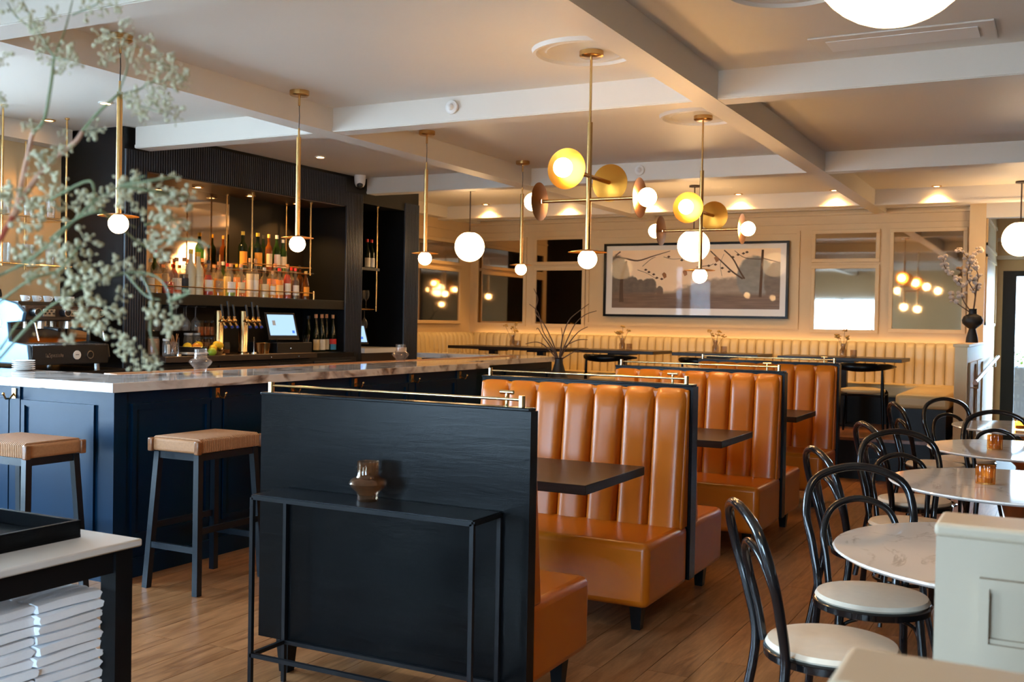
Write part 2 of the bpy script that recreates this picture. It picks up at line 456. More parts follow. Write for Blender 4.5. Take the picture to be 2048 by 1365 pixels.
for zz in ((1.55, 2.35), (2.45, 2.80)):   # sunk panel frames on the return wall's passage side
    m_ = MB()
    for a, b_, c, d in ((12.95, 14.9, zz[0], zz[0] + 0.03), (12.95, 14.9, zz[1] - 0.03, zz[1]), (12.95, 12.98, zz[0], zz[1]), (14.87, 14.9, zz[0], zz[1])):
        m_.box(-0.78, -0.762, a, b_, c, d)
    m_.build('panel_moulding', 'wall_paint', wr, smooth=0)
DX0, DX1, DZ = -0.70, 0.36, 2.27
wf = wall_with_holes('wall_far', 'y', 15.2, 0.15, -0.95, XR + 0.15, ZC, [(DX0, DX1, 0.0, DZ)])
box(-0.78, XR, 15.12, 15.2, 2.42, 2.47).build('ledge', 'ceiling_paint', wf, smooth=0)
box(-0.78, XR, 15.10, 15.2, 2.66, 2.70).build('ledge', 'ceiling_paint', wf, smooth=0)
# windows
wn = 0
def window(axis, pos, a, b, *WZ):
    global wn; wn += 1
    fr = MB(); t = 0.06
    def bb(mb, a0, a1, z0, z1, d=0.05):
        if axis == 'x': mb.box(pos - d, pos + d, a0, a1, z0, z1)
        else: mb.box(a0, a1, pos - d, pos + d, z0, z1)
    bb(fr, a, b, WZ[0], WZ[0] + t); bb(fr, a, b, WZ[1] - t, WZ[1]); bb(fr, a, a + t, WZ[0] + t, WZ[1] - t); bb(fr, b - t, b, WZ[0] + t, WZ[1] - t)
    mid = (a + b) / 2
    if axis == 'y': bb(fr, mid - 0.025, mid + 0.025, WZ[0] + t, WZ[1] - t, 0.03)
    f = struct(fr.build('window_%d' % wn, 'black_paint', smooth=0))
    for c, d in ((a + t, mid - 0.025), (mid + 0.025, b - t)) if axis == 'y' else ((a + t, b - t),):
        g = MB(); bb(g, c, d, WZ[0] + t, WZ[1] - t, 0.004); g.build('pane', 'window_glass', f, smooth=0)
for w_ in WIN_LEFT: window('x', XL - 0.08, *w_)
for w_ in WIN_FRONT: window('y', YF - 0.08, *w_)
# glazed door at the end of the passage
dr = MB()
dr.box(DX0, DX0 + 0.16, 15.16, 15.26, 0.0, DZ).box(DX1 - 0.16, DX1, 15.16, 15.26, 0.0, DZ).box(DX0 + 0.16, DX1 - 0.16, 15.16, 15.26, DZ - 0.07, DZ)
dr.box(DX0 + 0.16, DX1 - 0.16, 15.17, 15.25, 0.0, 0.12)
d1 = struct(dr.build('door_1', 'black_paint', smooth=0))
box(DX0 + 0.16, DX1 - 0.16, 15.205, 15.213, 0.12, DZ - 0.07).build('pane', 'window_glass', d1, smooth=0)
MB().tube([(0.14, 15.15, 0.95), (0.14, 15.10, 0.97), (0.14, 15.10, 1.28), (0.14, 15.15, 1.30)], 0.014).build('handle', 'steel', d1)
# ground outdoors
gp = box(-60, 60, -60, 80, -0.4, -0.15).build('ground', 'concrete', smooth=0); struct(gp)
# ceiling and its beams
ce = struct(box(XL - 0.15, XR + 0.15, YF - 0.15, 15.35, ZC, ZC + 0.15).build('ceiling', 'ceiling_paint', smooth=0))
def beam(x0, x1, y0, y1, z0=ZB, bead=None):
    b = box(x0, x1, y0, y1, z0, ZC).build('beam', 'ceiling_paint', ce, smooth=0)
    if bead == 'y':   # thin bead along the lower edges of a cross beam
        for yy in (y0 - 0.008, y1):
            box(x0, x1, yy, yy + 0.008, z0 + 0.005, z0 + 0.028).build('bead', 'ceiling_paint', b, smooth=0)
    return b
YX = [(-0.05, 0.11), (3.28, 3.45), (6.15, 6.31), (9.36, 9.52), (12.1, 12.26)]
XD = [(-4.89, -4.72), (-2.01, -1.86), (0.85, 1.0)]
for x0, x1 in XD: beam(x0, x1, YF, YB, ZB)
xs = [XL] + [v for d in XD for v in d] + [XR]
for y0, y1 in YX:
    for i in range(0, len(xs), 2):
        a, b = xs[i], xs[i + 1]
        if i == 0 and 6.0 < y0 < 9.4: a = BARX + 0.05      # stops at the black back bar
        beam(a, b, y0, y1, ZB + 0.002, 'y')
beam(XL, XL + 0.17, YF, 6.05, 2.87)
beam(XL, XL + 0.15, 10.5, YB, 2.87)
beam(XL + 0.15, -0.95, YB - 0.10, YB, 2.90)
box(-0.78, XR, 12.85, 13.0, 2.75, ZC).build('beam', 'ceiling_paint', ce, smooth=0)
# platform with the banquette at the back
PZ, PY = 0.41, 10.75
pf = struct(box(XL, -0.9, PY, YB, 0, PZ - 0.03).build('trim_1', 'black_paint', smooth=0))
box(XL, -0.9, PY - 0.02, YB, PZ - 0.03, PZ).build('platform_deck', 'walnut', pf, smooth=0)
# low wall beside the platform, cap and panel frames on the passage side
pw = struct(box(-0.89, -0.78, PY - 0.05, 12.85, 0, 1.33).build('trim_2', 'wall_paint', smooth=0))
box(-0.905, -0.765, PY - 0.065, 12.85, 1.33, 1.36).build('cap', 'wall_paint', pw, bevel=0.006)
for k in range(2):
    a = 10.85 + k * 1.0
    m_ = MB()
    for y0, y1, z0, z1 in ((a, a + 0.85, 0.30, 0.33), (a, a + 0.85, 1.15, 1.18), (a, a + 0.03, 0.33, 1.15), (a + 0.82, a + 0.85, 0.33, 1.15)):
        m_.box(-0.78, -0.762, y0, y1, z0, z1)
    m_.build('panel_moulding', 'wall_paint', pw, smooth=0)
# foreground low walls
fw = struct(box(-0.187, 1.6, 1.98, 2.10, 0, 1.135).build('trim_3', 'fg_paint', smooth=0))
box(-0.19, 1.6, 1.972, 2.108, 1.135, 1.16).build('cap', 'fg_paint', fw, bevel=0.008)
def frame_y(parent, m, x0, x1, z0, z1, y, w=0.022, d=0.014):
    mb = MB()
    mb.box(x0, x1, y - d, y, z0, z0 + w).box(x0, x1, y - d, y, z1 - w, z1).box(x0, x0 + w, y - d, y, z0 + w, z1 - w).box(x1 - w, x1, y - d, y, z0 + w, z1 - w)
    mb.box(x0 + w, x1 - w, y - d * 0.5, y, z0 + w, z0 + w + 0.008).box(x0 + w, x1 - w, y - d * 0.5, y, z1 - w - 0.008, z1 - w)
    return mb.build('panel_moulding', m, parent, smooth=0)
frame_y(fw, 'fg_paint', -0.115, 0.55, 0.945, 1.072, 1.98, 0.016, 0.016)
frame_y(fw, 'fg_paint', -0.115, 0.55, 0.15, 0.85, 1.98, 0.014, 0.010)
f2 = struct(box(-0.197, 1.2, 1.10, 1.22, 0, 1.11).build('trim_4', 'fg_paint', smooth=0))
box(-0.205, 1.2, 1.09, 1.23, 1.11, 1.14).build('cap', 'fg_paint', f2, bevel=0.01, seg=3)
# mouldings on the back wall
def strip(n, x0, x1, z0, z1, d=0.02): return box(x0, x1, YB - d, YB, z0, z1).build('moulding', 'wall_paint', n, smooth=0)
tr = struct(box(XL, -0.95, YB - 0.03, YB, 2.735, 2.76).build('trim_5', 'wall_paint', smooth=0))
tr2 = struct(box(XL, -0.95, YB - 0.05, YB, 2.84, 2.87).build('trim_6', 'wall_paint', smooth=0))
tr3 = struct(box(XL, XL + 0.03, 10.5, YB, 2.735, 2.76).build('trim_7', 'wall_paint', smooth=0))
# frame of the art panel
ap = MB()
for a, b, c, d in ((-5.69, -2.86, 2.63, 2.665), (-5.69, -2.86, 1.46, 1.50), (-5.69, -5.65, 1.50, 2.63), (-2.90, -2.86, 1.50, 2.63)):
    ap.box(a, b, YB - 0.022, YB, c, d)
struct(ap.build('trim_8', 'wall_paint', smooth=0))

# ================================================================== bar
BX, BY = -4.66, 4.13          # front face / end face of the bar body
bar = thing('bar_counter', 'long blue-black panelled bar base with brass hooks, under the veined marble top', 'bar', (-5.0, 6.0, 0))
body = MB().prism([(BX, BY), (BX, 8.22), (-4.95, 8.22), (-4.95, 10.4), (-6.35, 10.4), (-6.35, 9.95), (-5.2, 9.95), (-5.2, 4.62), (-7.3, 4.62), (-7.3, BY)][::-1], 0, 1.065)
body.build('body', 'navy_paint', bar, smooth=0)
def frame_x(parent, y0, y1, z0, z1, x, m='navy_paint', w=0.03, d=0.016):
    mb = MB()
    mb.box(x, x + d, y0, y1, z0, z0 + w).box(x, x + d, y0, y1, z1 - w, z1).box(x, x + d, y0, y0 + w, z0 + w, z1 - w).box(x, x + d, y1 - w, y1, z0 + w, z1 - w)
    mb.box(x, x + d * 1.5, y0 - 0.008, y1 + 0.008, z1 - 0.006, z1 + 0.006)
    return mb.build('panel_frame', m, parent, smooth=0)
def hook(p, q):     # brass double hook: plate at p, arm towards q
    p = Vector(p); d = Vector(q)
    mb = MB().bar(p - Vector((0, 0, 0.03)), p + Vector((0, 0, 0.03)), 0.034, 0.008, up=d)
    mb.tube([p, p + d * 0.03 + Vector((0, 0, -0.03)), p + d * 0.055 + Vector((0, 0, -0.03)), p + d * 0.07 + Vector((0, 0, -0.005))], 0.006)
    mb.sph(p + d * 0.072, 0.009, 8, 6)
    return mb
ys = [4.20, 4.93, 5.65, 6.37, 7.14, 7.90]
for a, b in zip(ys[:-1], ys[1:]):
    frame_x(bar, a + 0.06, b - 0.06, 0.22, 0.985, BX)
    box(BX, BX + 0.012, b - 0.045, b + 0.045, 0.0, 1.062).build('stile', 'navy_paint', bar, smooth=0)
    hook((BX + 0.016, b, 1.02), (1, 0, 0)).build('hook', 'satin_brass', bar)
box(BX, BX + 0.012, BY, 4.22, 0.0, 1.062).build('stile', 'navy_paint', bar, smooth=0)
box(BX, BX + 0.02, BY, 8.22, 0, 0.11).build('skirting', 'navy_paint', bar, smooth=0)
for a, b in ((8.3, 9.2), (9.3, 10.3)): frame_x(bar, a, b, 0.22, 0.985, -4.95)
# end wing towards the camera
xe = [-4.74, -5.46, -6.2, -6.95]
for a, b in zip(xe[1:], xe[:-1]):
    frame_y(bar, 'navy_paint', a + 0.06, b - 0.05, 0.22, 0.985, BY, 0.03, 0.016)
    box(a - 0.045, a + 0.045, BY - 0.012, BY, 0, 1.062).build('stile', 'navy_paint', bar, smooth=0)
    hook((a, BY - 0.016, 1.02), (0, -1, 0)).build('hook', 'satin_brass', bar)
box(-7.3, BX + 0.02, BY - 0.02, BY, 0, 0.11).build('skirting', 'navy_paint', bar, smooth=0)
top = MB().prism([(-4.57, 4.05), (-4.57, 8.30), (-4.86, 8.30), (-4.86, 10.5), (-6.48, 10.5), (-6.48, 10.05), (-5.22, 10.05), (-5.22, 4.66), (-7.45, 4.66), (-7.45, 4.05)][::-1], 1.067, 1.12)
bt = top.build('marble_worktop', 'bar_marble', bevel=0.003, smooth=0)
tag(bt, 'grey and brown veined white marble top running along the whole bar', 'worktop')
wt = MB().prism([(-5.22, 4.66), (-5.22, 10.05), (-5.34, 10.05), (-5.34, 4.66)], 1.075, 1.125).build('bar_rail', 'oak', bevel=0.004)
tag(wt, 'honey brown timber strip along the bartender side of the marble top', 'rail')
# ================================================================== black back bar
bb = thing('back_bar', 'black fluted back bar unit with a lit mirrored niche behind the bar', 'cabinet', (-7.1, 8.2, 0))
Y0, Y1, Y2, Y3, Y4, Y5 = 6.08, 6.32, 9.05, 9.35, 10.17, 10.47
ZN = 2.69
box(XL, BARX, Y0, Y1, 0, ZC).build('side_panel', 'black_paint', bb, smooth=0)
box(XL, BARX, Y1, Y2, ZN, ZC).build('header', 'black_paint', bb, smooth=0)
box(XL, BARX, Y2, Y3, 0, ZC).build('pier', 'black_paint', bb, smooth=0)
box(XL, BARX, Y4, Y5, 0, ZC).build('pier', 'black_paint', bb, smooth=0)
box(XL, BARX, Y3, Y4, 2.75, ZC).build('header', 'black_paint', bb, smooth=0)
box(XL, XL + 0.06, Y3, Y4, 0, 2.75).build('nook_back', 'niche_paint', bb, smooth=0)
def flutes(y0, y1, z0, z1, x=BARX, pitch=0.027):
    mb = MB(); n = max(1, round((y1 - y0) / pitch)); p = (y1 - y0) / n
    for i in range(n):
        c = y0 + (i + 0.5) * p; w = p * 0.36
        vs = [(x, c - w, z0), (x + 0.016, c - w * 0.6, z0), (x + 0.016, c + w * 0.6, z0), (x, c + w, z0)]
        mb.add(vs + [(a, b, z1) for a, b, _ in vs], [(0, 1, 5, 4), (1, 2, 6, 5), (2, 3, 7, 6)])
    return mb.build('fluted_panel', 'flute_paint', bb, smooth=0, kind='stuff')
flutes(Y0, Y1, 0, 2.84); flutes(Y1, Y2, ZN, 2.99); flutes(Y2, Y3, 0, 2.84); flutes(Y4, Y5, 0, 2.84)
# niche: mirror, lining, soffit
MXB = -7.30
box(XL, MXB - 0.01, Y1, Y2, 0, ZN).build('niche_back', 'niche_paint', bb, smooth=0)
box(MXB - 0.01, MXB, Y1, 7.88, 1.70, ZN - 0.005).build('mirror_panel', 'bar_mirror', bb, smooth=0)
box(MXB - 0.01, BARX - 0.01, Y1, Y2, ZN - 0.012, ZN - 0.002).build('soffit', 'brown_laminate', bb, smooth=0)
# bottle ledge and its brass gallery rail
box(MXB, BARX, Y1, Y2, 1.585, 1.68).build('ledge', 'niche_paint', bb, bevel=0.003, smooth=0)
gr = MB().cyl((BARX - 0.02, Y1, 1.745), (BARX - 0.02, 8.56, 1.745), 0.005, n=8).build('gallery_rail', 'satin_brass', bb)
for yy in (6.34, 7.45, 8.56):
    MB().cyl((BARX - 0.02, yy, 1.68), (BARX - 0.02, yy, 1.765), 0.009, n=10).build('post', 'satin_brass', gr)
# lower counter
CZ = 1.15
box(XL, -6.52, Y1, 8.3, CZ - 0.05, CZ).build('work_shelf', 'brown_laminate', bb, bevel=0.003, smooth=0)
box(XL, -6.62, 8.3, Y2, CZ - 0.06, CZ - 0.01).build('work_shelf', 'black_paint', bb, smooth=0)
box(XL, -6.60, Y1, Y2, 0, CZ - 0.06).build('cooler', 'black_plastic', bb, smooth=0)
for k in range(4):
    a = Y1 + 0.04 + k * 0.66
    dq = box(-6.60, -6.58, a, a + 0.62, 0.1, CZ - 0.09).build('cooler_door', 'black_plastic', bb, bevel=0.004, smooth=0)
    box(-6.58, -6.565, a + 0.18, a + 0.42, CZ - 0.12, CZ - 0.105).build('pull', 'steel', dq, smooth=0)
for yy in (7.62, 8.02): MB().sph((-6.518, yy, CZ - 0.03), 0.008, 8, 6).build('knob', 'steel', bb)
# nook counter (right) with pale stone edge
box(XL + 0.06, -6.70, Y3, Y4, 1.12, 1.17).build('nook_counter', 'pale_stone', bb, smooth=0)
box(XL + 0.06, -6.74, Y3, Y4, 0, 1.12).build('nook_cabinet', 'brown_laminate', bb, smooth=0)
# espresso nook on the left: counter
en = thing('coffee_counter', 'low brown and black counter under the espresso machine', 'counter', (-7.0, 5.4, 0))
box(XL + 0.004, -6.55, 4.70, 6.06, 1.01, 1.06).build('counter_top', 'black_plastic', en, smooth=0)
box(XL + 0.004, -6.60, 4.72, 6.04, 0, 1.01).build('cabinet', 'brown_laminate', en, smooth=0)
# hanging brass shelves
def rod(parent, x, y, z0, z1):
    MB().cyl((x, y, z0), (x, y, z1), 0.008, n=10).lathe([(0.0, z1 - 0.012), (0.018, z1 - 0.012), (0.018, z1), (0, z1)], (x, y, 0), 12).build('rod', 'satin_brass', parent)
hs = thing('hanging_shelf', 'brass framed glass shelf hanging in the mirrored bar niche', 'shelf', (-7.05, 8.3, 1.93))
for yy in (7.74, 8.62):
    for xx in (-7.2, -6.88): rod(hs, xx, yy, 1.93, ZN - 0.012)
box(-7.24, -6.86, 7.70, 8.66, 1.945, 1.955).build('shelf_pane', 'clear_glass', hs, smooth=0)
m_ = MB()
for z in (1.945, 2.005):
    for x in (-7.2, -6.88): m_.cyl((x, 7.72, z), (x, 8.64, z), 0.005, n=8)
    for y in (7.74, 8.62): m_.cyl((-7.2, y, z), (-6.88, y, z), 0.005, n=8)
m_.build('shelf_frame', 'satin_brass', hs)
h2 = thing('hanging_shelf', 'two tier brass hung glass rack above the espresso machine', 'shelf', (-7.1, 5.3, 1.86))
for yy in (5.10, 5.66):
    for xx in (-6.92, -7.4): rod(h2, xx, yy, 1.84, ZC)
for z in (1.86, 2.22):
    box(-7.42, -6.90, 4.5, 5.70, z, z + 0.008).build('shelf_pane', 'clear_glass', h2, smooth=0)
    MB().tube([(-7.42, 4.5, z), (-6.90, 4.5, z), (-6.90, 5.70, z), (-7.42, 5.70, z)], 0.006, 6).build('shelf_frame', 'polished_brass', h2)
h3 = thing('hanging_shelf', 'black wine shelf on a brass rod in the dark nook', 'shelf', (-7.05, 9.7, 1.6))
rod(h3, -6.82, 9.72, 1.58, 2.75)
box(XL + 0.06, -6.80, Y3, 9.75, 2.03, 2.06).build('shelf_board', 'black_paint', h3, smooth=0)
m_ = MB()
for xx in (-6.86, -6.98, -7.10): m_.cyl((xx, Y3, 1.60), (xx, 9.74, 1.60), 0.006, n=6)
m_.build('glass_rack', 'satin_brass', h3)

# ================================================================== booths
BXL, BXR = -2.945, -1.70
ZT = 1.185
def channel_mesh(w, h, d, lean, n=12, nv=12):
    """one stuffed upholstery channel: x across, z up, bulging to -y; lean = how far the foot comes forward"""
    mb = MB(); vs = []; fs = []
    for j in range(nv + 1):
        v = j / nv
        tz = (1 - max(0, (v - 0.86) / 0.14) ** 2) ** 0.5 if v < 1 else 0.12
        for i in range(n + 1):
            u = i / n
            bul = max(0.0, 1 - abs(2 * u - 1) ** 4.0) ** 0.6
            y = -(lean * (1 - v) + 0.022 + d * bul * (0.35 + 0.65 * tz) - 0.02 * (1 - tz))
            vs.append(((u - 0.5) * w * 0.995, y, v * h - (0.012 * (1 - bul) if j == nv else 0)))
    for j in range(nv):
        for i in range(n):
            a = j * (n + 1) + i
            fs.append((a, a + 1, a + n + 2, a + n + 1))
    # close to the back
    k = len(vs)
    ring = [i for i in range(n + 1)] + [(j) * (n + 1) + n for j in range(1, nv + 1)] + [nv * (n + 1) + i for i in range(n - 1, -1, -1)] + [j * (n + 1) for j in range(nv - 1, 0, -1)]
    for r in ring: vs.append((vs[r][0], 0.0, vs[r][2]))
    m = len(ring)
    for i in range(m): fs.append((ring[(i + 1) % m], ring[i], k + i, k + (i + 1) % m))
    mb.add(vs, fs)
    return mb.mesh('channel', 60)
NCH = 7
CW = (BXR - BXL - 0.03) / NCH
booth_ch = channel_mesh(CW, ZT - 0.02 - 0.44, 0.030, 0.085); booth_ch.materials.append(MAT['orange_leather'])
def channels(parent, me, xc, y, z, rz):
    o = bpy.data.objects.new('channel', me); COL.objects.link(o); o.parent = parent
    p = Vector((0, 0, 0)); q = parent
    while q: p += q.location; q = q.parent
    o.location = Vector((xc, y, z)) - p; o.rotation_euler = (0, 0, rz)
def leg_mb(x, y, top=0.15):
    t, b = 0.034, 0.022
    return MB().hexa([(x - b, y - b, 0), (x + b, y - b, 0), (x + b, y + b, 0), (x - b, y + b, 0), (x - t, y - t, top), (x + t, y - t, top), (x + t, y + t, top), (x - t, y + t, top)])
def booth(y0, y1, near, far, label, tpost=True):
    """divider slab between y0 and y1 with upholstered benches on its near and far side"""
    b = thing('booth_bench', label, 'booth', ((BXL + BXR) / 2, (y0 + y1) / 2, 0), 'orange leather booth benches in a row')
    sl = box(BXL, BXR, y0, y1, 0.165, ZT - 0.012).build('divider', 'black_wood', b, smooth=0)
    box(BXL - 0.004, BXR + 0.004, y0 - 0.004, y1 + 0.004, ZT - 0.012, ZT).build('cap', 'black_wood', sl, bevel=0.003)
    box(BXR - 0.001, BXR + 0.012, y0 - 0.004, y1 + 0.004, 0.165, ZT - 0.012).build('edge_strip', 'black_wood', sl, smooth=0)
    for sgn, on in ((-1, near), (1, far)):
        if not on: continue
        f = y0 if sgn < 0 else y1
        D = 0.60 if sgn < 0 else 0.55
        ya, yb = (f - D, f - 0.002) if sgn < 0 else (f + 0.002, f + D)
        box(BXL, BXR, ya, yb, 0.145, 0.455).build('seat', 'orange_leather', b, bevel=0.035, seg=4)
        # wedge core behind the channels: leather ends
        mb = MB()
        t0, t1 = 0.098, 0.020
        p = [(f, 0.44), (f + sgn * t0, 0.44), (f + sgn * t1, ZT - 0.03), (f, ZT - 0.025)]
        n4 = [(BXL + 0.006, a, z) for a, z in p] + [(BXR - 0.004, a, z) for a, z in p]
        mb.add(n4, [(0, 1, 2, 3), (7, 6, 5, 4), (0, 4, 5, 1), (1, 5, 6, 2), (2, 6, 7, 3), (3, 7, 4, 0)])
        mb.build('back_core', 'orange_leather', b, bevel=0.01, seg=3)
        for i in range(NCH):
            channels(b, booth_ch, BXL + 0.015 + CW * (i + 0.5), f, 0.44, 0 if sgn < 0 else PI)
        for x in (BXL + 0.12, BXR - 0.11):
            yl = ya + 0.17 if sgn < 0 else yb - 0.06
            leg_mb(x, yl).build('leg', 'black_paint', b)
    ym = (y0 + y1) / 2
    r = MB().cyl((BXL + 0.03, ym, 1.212), (BXR - 0.04, ym, 1.212), 0.0055, n=10).build('rail', 'polished_brass', b)
    for x in (BXL + 0.03, BXR - 0.04):
        MB().cyl((x, ym, ZT), (x, ym, ZT + 0.042), 0.0125, n=14).build('post', 'polished_brass', r)
    mx = BXR - 0.14 if tpost else -2.15
    MB().cyl((mx, ym + 0.07, ZT - 0.02), (mx, ym + 0.07, ZT + 0.045), 0.007, n=10).cyl((mx - 0.028, ym + 0.07, ZT + 0.047), (mx + 0.028, ym + 0.07, ZT + 0.047), 0.008, n=10).build('stop', 'polished_brass', r)
    if not near:    # leg under the panel end
        leg_mb(BXL + 0.07, y0 + 0.10, 0.165).build('leg', 'black_paint', b)
    return b
booth(3.385, 3.435, False, True, 'nearest booth bench, its black wood panel back behind the slim console')
booth(5.265, 5.345, True, True, 'orange leather booth bench second from the camera, behind the first table')
booth(7.30, 7.38, True, True, 'orange leather booth bench third from the camera')
booth(9.31, 9.39, True, False, 'orange leather booth bench farthest from the camera, before the platform')
def booth_table(y0, y1, label):
    t = thing('booth_table', label, 'table', (-2.35, (y0 + y1) / 2, 0), 'dark tables between the booths')
    box(-2.93, -1.79, y0, y1, 0.757, 0.80).build('tabletop', 'table_wood', t, bevel=0.003)
    yc = (y0 + y1) / 2
    for x in (-2.45,):
        MB().cyl((x, yc, 0.02), (x, yc, 0.757), 0.035).build('column', 'black_metal', t)
        box(x - 0.035, x + 0.035, yc - 0.25, yc + 0.25, 0.0, 0.018).box(x - 0.2, x + 0.2, yc - 0.035, yc + 0.035, 0.0, 0.016).build('base', 'black_metal', t, smooth=0)
booth_table(4.12, 4.84, 'dark brown booth table nearest the camera, before the seven channel bench')
booth_table(6.15, 6.87, 'dark brown booth table in the middle booth')
booth_table(8.15, 8.87, 'dark brown booth table in the farthest booth')
# ================================================================== console against the first panel
cz = 0.80
cn = thing('console_table', 'slim black metal console table against the black panel', 'table', (-2.29, 3.28, 0))
x0, x1, y0, y1 = -2.80, -1.805, 3.175, 3.375
box(x0, x1, y0, y1, cz - 0.004, cz).build('tabletop', 'black_metal', cn, smooth=0)
b = 0.016
mt = MB()
for (a, c) in (((x0, y0), (x1, y0)), ((x0, y1), (x1, y1)), ((x0, y0), (x0, y1)), ((x1, y0), (x1, y1))):
    mt.bar((a[0], a[1], cz - 0.012), (c[0], c[1], cz - 0.012), b)
mt.build('top_frame', 'black_metal', cn, smooth=0)
for x in (x0, x1):
    for y in (y0, y1): MB().bar((x, y, 0), (x, y, cz - 0.012), b).build('leg', 'black_metal', cn, smooth=0)
for (a, c) in (((x0, y0), (x1, y0)), ((x0, y1), (x1, y1)), ((x0, y0), (x0, y1)), ((x1, y0), (x1, y1))):
    MB().bar((a[0], a[1], 0.165), (c[0], c[1], 0.165), b).build('lower_rail', 'black_metal', cn, smooth=0)
# ================================================================== bar stools
def stool(loc, rz, label):
    t = thing('bar_stool', label, 'stool', loc, 'woven bar stools along the bar', rz)
    w, d, h = 0.17, 0.245, 0.83
    # woven seat: many wraps of cord over a slab with walnut corner posts
    st = MB().box(-w, w, -d, d, h - 0.075, h - 0.004).build('seat', 'paper_cord', t, True, bevel=0.014, seg=3)
    cb = MB()
    n = 34
    for i in range(n):
        y = -d + 0.02 + (2 * d - 0.04) * i / (n - 1)
        cb.tube([(-w - 0.001, y, h - 0.07), (-w - 0.001, y, h - 0.008), (-w + 0.012, y, h), (0, y, h + 0.001), (w - 0.012, y, h), (w + 0.001, y, h - 0.008), (w + 0.001, y, h - 0.07)], 0.006, 5)
    cb.build('cord_wrap', 'paper_cord', st, True, kind='stuff')
    for sx in (-1, 1):
        for sy in (-1, 1):
            MB().box(sx * w - 0.016, sx * w + 0.016, sy * d - 0.016, sy * d + 0.016, h - 0.078, h - 0.004).build('corner_block', 'walnut', t, True, bevel=0.006)
            tx, ty = sx * (w - 0.025), sy * (d - 0.03)
            fx, fy = sx * (w + 0.015), sy * (d + 0.012)
            MB().bar((fx, fy, 0), (tx, ty, h - 0.078), 0.036, 0.036, up=(0, 1, 0)).build('leg', 'stool_paint', t, True, smooth=0)
    ap = MB().box(-w + 0.02, w - 0.02, -d + 0.018, -d + 0.044, h - 0.115, h - 0.076).box(-w + 0.02, w - 0.02, d - 0.044, d - 0.018, h - 0.115, h - 0.076)
    ap.box(-w + 0.012, -w + 0.038, -d + 0.03, d - 0.03, h - 0.115, h - 0.076).box(w - 0.038, w - 0.012, -d + 0.03, d - 0.03, h - 0.115, h - 0.076)
    ap.build('apron', 'stool_paint', t, True, smooth=0)
    def rail(a, c): MB().bar(a, c, 0.02, 0.034).build('footrail', 'stool_paint', t, True, smooth=0)
    zr = 0.24
    rail((-w + 0.0, -d - 0.003, zr), (w, -d - 0.003, zr)); rail((-w, d + 0.003, zr), (w, d + 0.003, zr))
    rail((-w - 0.002, -d, zr + 0.10), (-w - 0.002, d, zr + 0.10)); rail((w + 0.002, -d, zr + 0.10), (w + 0.002, d, zr + 0.10))
    return t
s0 = stool((-4.235, 4.42, 0), 0, 'woven seat bar stool standing at the corner of the marble bar')
copy_tree(s0, None, (-4.24, 5.42, 0), 0, 'woven seat bar stool mostly hidden behind the black panel')
copy_tree(s0, None, (-4.86, 3.72, 0), PI / 2, 'woven seat bar stool at the end of the bar behind the napkin table')

# ================================================================== lamps
BE = 26.0       # watts of one bulb's point light
def bulb(parent, c, r, e=BE, local=True):
    o = MB().sph(c, r, 20, 12).build('bulb', 'bulb', parent, local)
    return o
def disc(c, r, axis, side, parent, m='dish_brass'):
    """shallow spun dish, rim bent towards the bulb side"""
    prof = [(0.012, 0.0), (r * 0.5, side * 0.003), (r, side * 0.014), (r, side * 0.016), (r * 0.5, side * 0.006), (0.012, side * 0.003)]
    return MB().lathe(prof, c, 40, axis, cap=False).build('disc', m, parent, True)
def pendant(loc, label):
    t = thing('pendant_lamp', label, 'pendant lamp', loc, 'slim brass pendants over the bar')
    z = loc[2]
    MB().lathe([(0, 0), (0.066, 0), (0.066, -0.028), (0.058, -0.034), (0, -0.034)], (0, 0, 0), 28).build('canopy', 'satin_brass', t, True)
    MB().cyl((0, 0, -0.034), (0, 0, -0.10), 0.0075, n=10).build('stem', 'satin_brass', t, True)
    MB().tube([(0, 0, -0.10), (0.002, 0.001, -0.17), (0, 0, -0.25)], 0.0032, 6).build('cord', 'cable', t, True)
    MB().cyl((0, 0, -0.25), (0, 0, -0.31), 0.007, n=10).build('ferrule', 'satin_brass', t, True)
    MB().lathe([(0, -0.31), (0.0155, -0.31), (0.0155, -0.972), (0, -0.972)], (0, 0, 0), 18).build('tube', 'satin_brass', t, True)
    disc((0, 0, -0.972), 0.108, 'z', -1, t)
    bulb(t, (0, 0, -1.028), 0.054)
    return t
pn = ['slim brass pendant with globe bulb nearest the camera, behind the dried flowers', 'second slim brass pendant with globe bulb from the left over the bar',
      'third slim brass pendant with globe bulb from the left, before the dark nook', 'fourth slim brass pendant with globe bulb, farthest along the bar']
p0 = pendant((-4.585, 4.09, ZC), pn[0])
for y, l in zip((5.6, 7.2, 8.9), pn[1:]): copy_tree(p0, None, (-4.58, y, ZC), 0, l)
